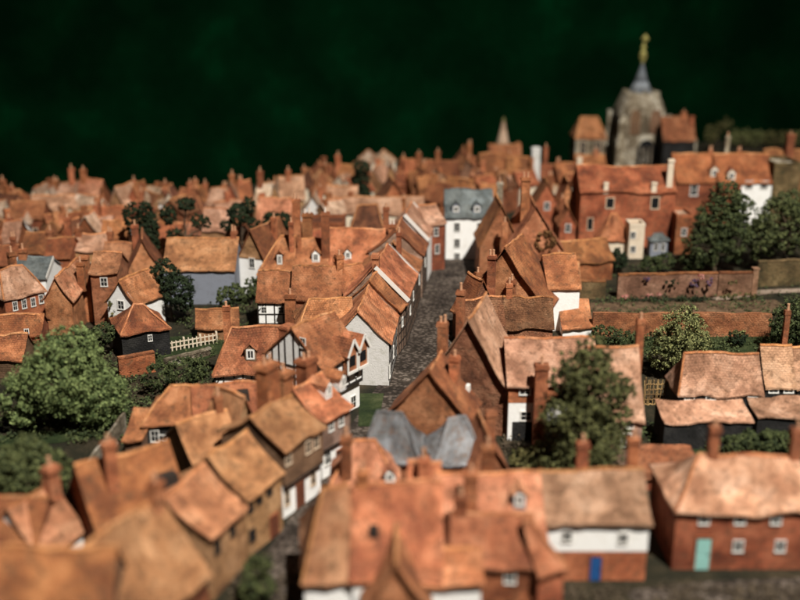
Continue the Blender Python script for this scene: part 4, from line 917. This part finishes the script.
# woven hurdle
def hurdle(label, a, b, h):
    A, B = at(*a, 0), at(*b, 0); L = (B - A).length; d = (B - A).normalized()
    root = empty('woven_fence', A, math.atan2(d.y, d.x)); tag(root, label, 'fence'); m = MB()
    for k in range(5):
        z0 = h * (k + .1) / 5; pr = None
        for i in range(25):
            x = L * i / 24; q = Vector((x, .1 * math.sin(i * math.pi / 2 + k * math.pi), z0 + .05 * math.sin(i * 1.7 + k)))
            if pr: m.tube(pr, q, .07, .07, 5, cap=False)
            pr = q
    for i in range(13):
        x = L * i / 12; m.tube((x + random.uniform(-.1, .1), 0, -.1), (x + random.uniform(-.2, .2), 0, h), .06, .05, 5)
    m.build('woven_rods', M['wattle'], root)
    f = MB()
    for x in (0, L): f.tube((x, 0, -.2), (x, 0, h + .3), .1, .09, 6)
    f.build('end_posts', M['wattle'], root)
M['wattle'] = clay('wattle', (.24, .15, .055), (.12, .07, .03), (.36, .24, .10), tile_amt=0)
hurdle('woven yellowish wattle fence beside the wide buff shed', (644, 405), (675, 404), 3.0)
# bay window, pale posts, slabs
root = H('small grey glazed bay window against the big brick house', (651, 240), (668, 240), 3.0, 234, 2.5, kind='hip', hip=(.8, .8), r='slate', w='bluegrey', group=None, name='bay_window', cat='bay window', win=[(656, 247, .7, 1.3), (663, 247, .7, 1.3)], zmin=.5)
def post(label, px, yt, yb, wpx, mat, name='stone_post', cat='post', n=4, taper=.9, pad=True):
    A = at(px, yb, 0); z = z_at(A.y, yt); sc = A.y / F; r = wpx * sc / 2; root = empty(name, A); tag(root, label, cat)
    m = MB()
    if n == 4: m.box(-r, r, -r, r, -.2, z - .5, 0, r * (1 - taper))
    else: m.tube((0, 0, -.2), (0, 0, z - .5), r, r * taper, n)
    m.build('shaft', M[mat], root)
    c = MB(); rr = r * taper + .08; c.box(-rr, rr, -rr, rr, z - .5, z - .2); c.box(-rr * .8, rr * .8, -rr * .8, rr * .8, z - .198, z, 0, rr * .2); c.build('cap', M[mat], root)
post('tall pale grey tower slab on the central skyline', 534, 147, 196, 9, 'grey', 'tower_slab', 'tower')
post('cream post between the far brick houses and the big brick house', 577, 157, 205, 5, 'cream')
post('stone column under the orange church roof, left one', 678, 138, 171, 4, 'stone')
post('stone column under the orange church roof, right one', 692, 138, 171, 4, 'stone')
# small stone spire
A = at(502, 172, 0); root = empty('spire', A); tag(root, 'small pale stone spire on the central skyline', 'spire'); z0, z1 = z_at(A.y, 143), z_at(A.y, 117)
m = MB(); m.box(-1.7, 1.7, -1.7, 1.7, 0, z0); m.build('base', M['stone'], root)
m = MB(); m.tube((0, 0, z0 - .01), (0, 0, z1 - 1), 1.45, .35, 8); m.build('shaft', M['pale'], root)
m = MB(); m.tube((0, 0, z1 - 1.02), (0, 0, z1), .5, .15, 8); m.build('finial', M['leaf_ol'], root)

# ================================================================== CHURCH
A = at(635, 169, 0); sc = A.y / F
root = empty('church', A, .05); tag(root, 'stone church tower with a lead spirelet and gilded finial on the skyline', 'church')
zt = z_at(A.y, 92); hw = 23.5 * sc
def arch(mb, cx, y, zb, w, h, mi=0, out=(0, -1, 0)):
    pts = [(cx - w / 2, y, zb), (cx + w / 2, y, zb)]
    for i in range(9):
        t = math.pi * i / 8; pts.append((cx + w / 2 * math.cos(t), y, zb + h - w / 2 + w * .62 * math.sin(t)))
    mb.face(pts, mi)
m = MB(); nz = 14
def sect(z):
    t = z / zt; return hw * (1.03 - .05 * t - (.33 * (max(0, t - .6) / .4) ** 2))
for k in range(nz):
    za, zb = zt * k / nz, zt * (k + 1) / nz; a, b2 = sect(za), sect(zb)
    N = 32
    def rnd_sq(r, z, i):
        t = 2 * math.pi * i / N; c, s_ = math.cos(t), math.sin(t); e = .42
        x = r * math.copysign(abs(c) ** e, c); y = r * math.copysign(abs(s_) ** e, s_)
        w_ = .45 * noise.noise(Vector((x * .5, y * .5, z * .4))) + .2 * noise.noise(Vector((x * 1.7, y * 1.7, z * 1.5)))
        return (x * (1 + w_ * .11), y * (1 + w_ * .11), z)
    for i in range(N):
        m.face([rnd_sq(a, za, i), rnd_sq(a, za, i + 1), rnd_sq(b2, zb, i + 1), rnd_sq(b2, zb, i)])
r = sect(zt); m.face([rnd_sq(r, zt, i) for i in range(N)])
m.build('tower', M['stone'], root)
for sx in (-1, 1):
    for sy in (-1, 1):
        m = MB()
        for f0, f1, w0 in ((0, .45, 1.15), (.45, .74, .85)):
            cx, cy = sx * hw * (1.0 if f0 == 0 else .97), sy * hw * (1.0 if f0 == 0 else .97)
            m.box(cx - w0 / 1, cx + w0 / 1, cy - w0 / 1, cy + w0 / 1, zt * f0, zt * f1, 0, .12)
        m.build('buttress', M['stone'], root)
m = MB(); r = sect(zt)
for i in range(16):
    x, y, _z = rnd_sq(r * .95, zt, i * 2)
    m.box(x - .5, x + .5, y - .5, y + .5, zt - .9, zt + .35 + random.uniform(-.25, .25), 0, .1)
m.build('battlements', M['stone'], root)
for sx in (-.42, .42):
    w_ = MB(); y = -sect(zt * .62) - .12; arch(w_, sx * hw, y, zt * .50, hw * .42, zt * .30, 0); w_.build('belfry_opening', M['umber'], root)
w_ = MB(); arch(w_, hw * .1, -sect(2) - .35, zt * .08, hw * .75, zt * .33); wo = w_.build('west_window', M['glass'], root)
tr = MB()
for k in (-.2, 0, .2): tr.bar((hw * (.1 + k), -sect(2) - .36, zt * .08), (hw * (.1 + k), -sect(2) - .36, zt * .34), (0, -1, 0), .3, .12)
tr.build('tracery', M['stone'], wo)
z2 = z_at(A.y, 63); m = MB(); rs = 11.5 * sc
for i in range(8):
    a0, a1 = math.pi * 2 * i / 8, math.pi * 2 * (i + 1) / 8
    prev = None
    for t, rr in ((0, 1.0), (.35, .58), (.7, .30), (1, .10)):
        ring = ((rs * rr * math.cos(a0), rs * rr * math.sin(a0), zt + .02 + (z2 - zt) * t), (rs * rr * math.cos(a1), rs * rr * math.sin(a1), zt + .02 + (z2 - zt) * t))
        if prev: m.face([prev[0], prev[1], ring[1], ring[0]])
        prev = ring
m.build('spirelet', M['spire'], root)
z3 = z_at(A.y, 34); m = MB(); hh = z3 - z2
prof = [(0, .35), (.1, .6), (.22, .95), (.36, .8), (.44, .35), (.52, .62), (.60, .5), (.66, .25), (.74, .45), (.82, .95), (.92, .6), (1, .15)]
for (t0, r0), (t1, r1) in zip(prof, prof[1:]):
    off = lambda t: (.9 * max(0, t - .6), 0, z2 + hh * t - .05)
    m.tube(off(t0), off(t1), r0, r1, 9, cap=True)
m.build('finial', M['gold'], root)
H('stone aisle with orange roof on the left of the church tower', (576, 137), (606, 137), 9.5, 117, 8, kind='hip', hip=(1.5, 1.5), r='orange', w='stone', group='wings of the church', cat='church wing', name='church_wing', win=[(583, 148, 1.6, 3.2), (598, 148, 1.6, 3.2)], fm='frame2')
H('orange roofed porch on the right of the church tower', (664, 139), (695, 139), 9.5, 117, 7, r='orange', w='black', group='wings of the church', cat='church wing', name='church_wing', chim=[(684, 112, .5, 1.2, 1), (692, 116, .3, .9, 0)])  # black walls stand in for the shade beneath the porch roof
# ornate gables on the half-timbered house
root, O, u, n_, W, D, ze, zr = TU
for k, x in enumerate((W * .12, W * .40)):
    gm = MB(); w2 = W * .125; zb = ze - 1.9; y0 = -.62
    gm.box(x - w2, x + w2, y0, .9, zb, ze + .35); gm.face([(x - w2, y0, ze + .35), (x + w2, y0, ze + .35), (x, y0, ze + 1.75)])
    go = gm.build('gable_bay', M['brickl'], root)
    rm = MB(); a = w2 + .22
    roof_plane(rm, (x - a, 1.9, ze + .2), (x - a, y0 - .25, ze + .2), (x, y0 - .25, ze + 1.95), (x, 1.9, ze + 1.95), 3, .12, .03); roof_plane(rm, (x + a, y0 - .25, ze + .2), (x + a, 1.9, ze + .2), (x, 1.9, ze + 1.95), (x, y0 - .25, ze + 1.95), 3, .12, .03)
    rm.build('gable_roof', M['orange'], go)
    bm = MB()
    for sg in (-1, 1):
        bm.bar((x + sg * a, y0 - .28, ze + .15), (x, y0 - .28, ze + 1.9), (0, -1, 0), .3, .06); bm.bar((x + sg * w2 * .95, y0 - .02, zb), (x + sg * w2 * .95, y0 - .02, ze + .4), (0, -1, 0), .22, .08)
    bm.bar((x - w2, y0 - .02, zb + .1), (x + w2, y0 - .02, zb + .1), (0, -1, 0), .3, .12)
    bm.build('bargeboard', M['frame'], go)
    f = MB(); c = Vector((x, y0, ze - .55)); f.bar(c - Vector((0, 0, .6)), c + Vector((0, 0, .6)), (0, -1, 0), w2 * 1.2, .03); f.build('pane', M['glass'], go)

d = on_facade(COTTAGE, 'straggling creeper on the left corner of the white cottage', 113, 312, 9, 34, 'leaf_ol', 260)

def undergrowth(label, polys, mat, n, size, h=.35):
    rng = random.Random(len(label)); m = MB()
    for (x0, y0, x1, y1), k in polys:
        for _ in range(int(n * k)):
            px, py = rng.uniform(x0, x1), rng.uniform(y0, y1); g0 = at(px, py, 0)
            if noise.noise(Vector((g0.x * .35, g0.y * .35, 3.1))) < -.05: continue
            for _k in range(4):
                p = g0 + Vector((rng.gauss(0, .25), rng.gauss(0, .25), abs(rng.gauss(0, h)) + .06)); s_ = size * rng.uniform(.6, 1.5)
                nn = Vector((rng.gauss(0, .6), rng.gauss(0, .6), 1)).normalized(); a = nn.orthogonal().normalized(); b_ = nn.cross(a); t = rng.uniform(0, 6.28); a2 = a * math.cos(t) + b_ * math.sin(t); b2 = nn.cross(a2)
                m.face([p - a2 * s_, p - b2 * s_ * .6, p + a2 * s_, p + b2 * s_ * .6 + nn * s_ * .3])
    o = m.build('undergrowth', M[mat]); return tag(o, label, 'plants', kind='stuff')
undergrowth('low dark undergrowth filling the gardens', [((-20, 400, 130, 445), .5), ((80, 340, 240, 420), 1.0), ((140, 290, 260, 330), .4), ((590, 322, 800, 362), 1.2), ((560, 300, 790, 320), .5), ((590, 265, 800, 300), .4), ((640, 425, 820, 470), .7)], 'leaf_md', 1500, .17)
undergrowth('dry olive scrub along the bottom of the scene', [((640, 588, 830, 640), 1.0), ((560, 590, 660, 640), .4), ((230, 560, 300, 620), .25), ((500, 440, 560, 480), .3)], 'scrub', 1300, .13, .28)


# ------------------------------------------------------------------ render settings
cam = bpy.data.cameras.new('camera'); co = bpy.data.objects.new('camera', cam); COL.objects.link(co)
co.location = (0, 0, HC * S); co.rotation_euler = (math.pi / 2 - PITCH, 0, 0)
cam.sensor_width = 36; cam.lens = 36 * F / 800; cam.clip_start = .02; cam.clip_end = 60
cam.dof.use_dof = True; cam.dof.focus_distance = 1.22; cam.dof.aperture_fstop = 2.9
scene.camera = co
scene.render.resolution_x = 1024; scene.render.resolution_y = 768
w = bpy.data.worlds.new('World'); scene.world = w; w.use_nodes = True
bg = w.node_tree.nodes['Background']; bg.inputs[0].default_value = (.85, .9, 1, 1); bg.inputs[1].default_value = .016
def spot(name, loc, aim, power, color, size, ang):
    l = bpy.data.lights.new(name, 'SPOT'); l.energy = power; l.color = color; l.shadow_soft_size = size * S
    l.spot_size = math.radians(ang); l.spot_blend = 1
    o = bpy.data.objects.new(name, l); COL.objects.link(o); o.location = Vector(loc) * S
    o.rotation_euler = (Vector(aim) - Vector(loc)).to_track_quat('-Z', 'Y').to_euler(); return o
spot('display_spotlight', (95, -90, 320), (15, 128, 0), 1330, (1, .95, .86), 5, 68)
scene.view_settings.view_transform = 'Standard'; scene.view_settings.look = 'None'
scene.view_settings.exposure = 0; scene.view_settings.gamma = 1
scene.render.engine = 'CYCLES'
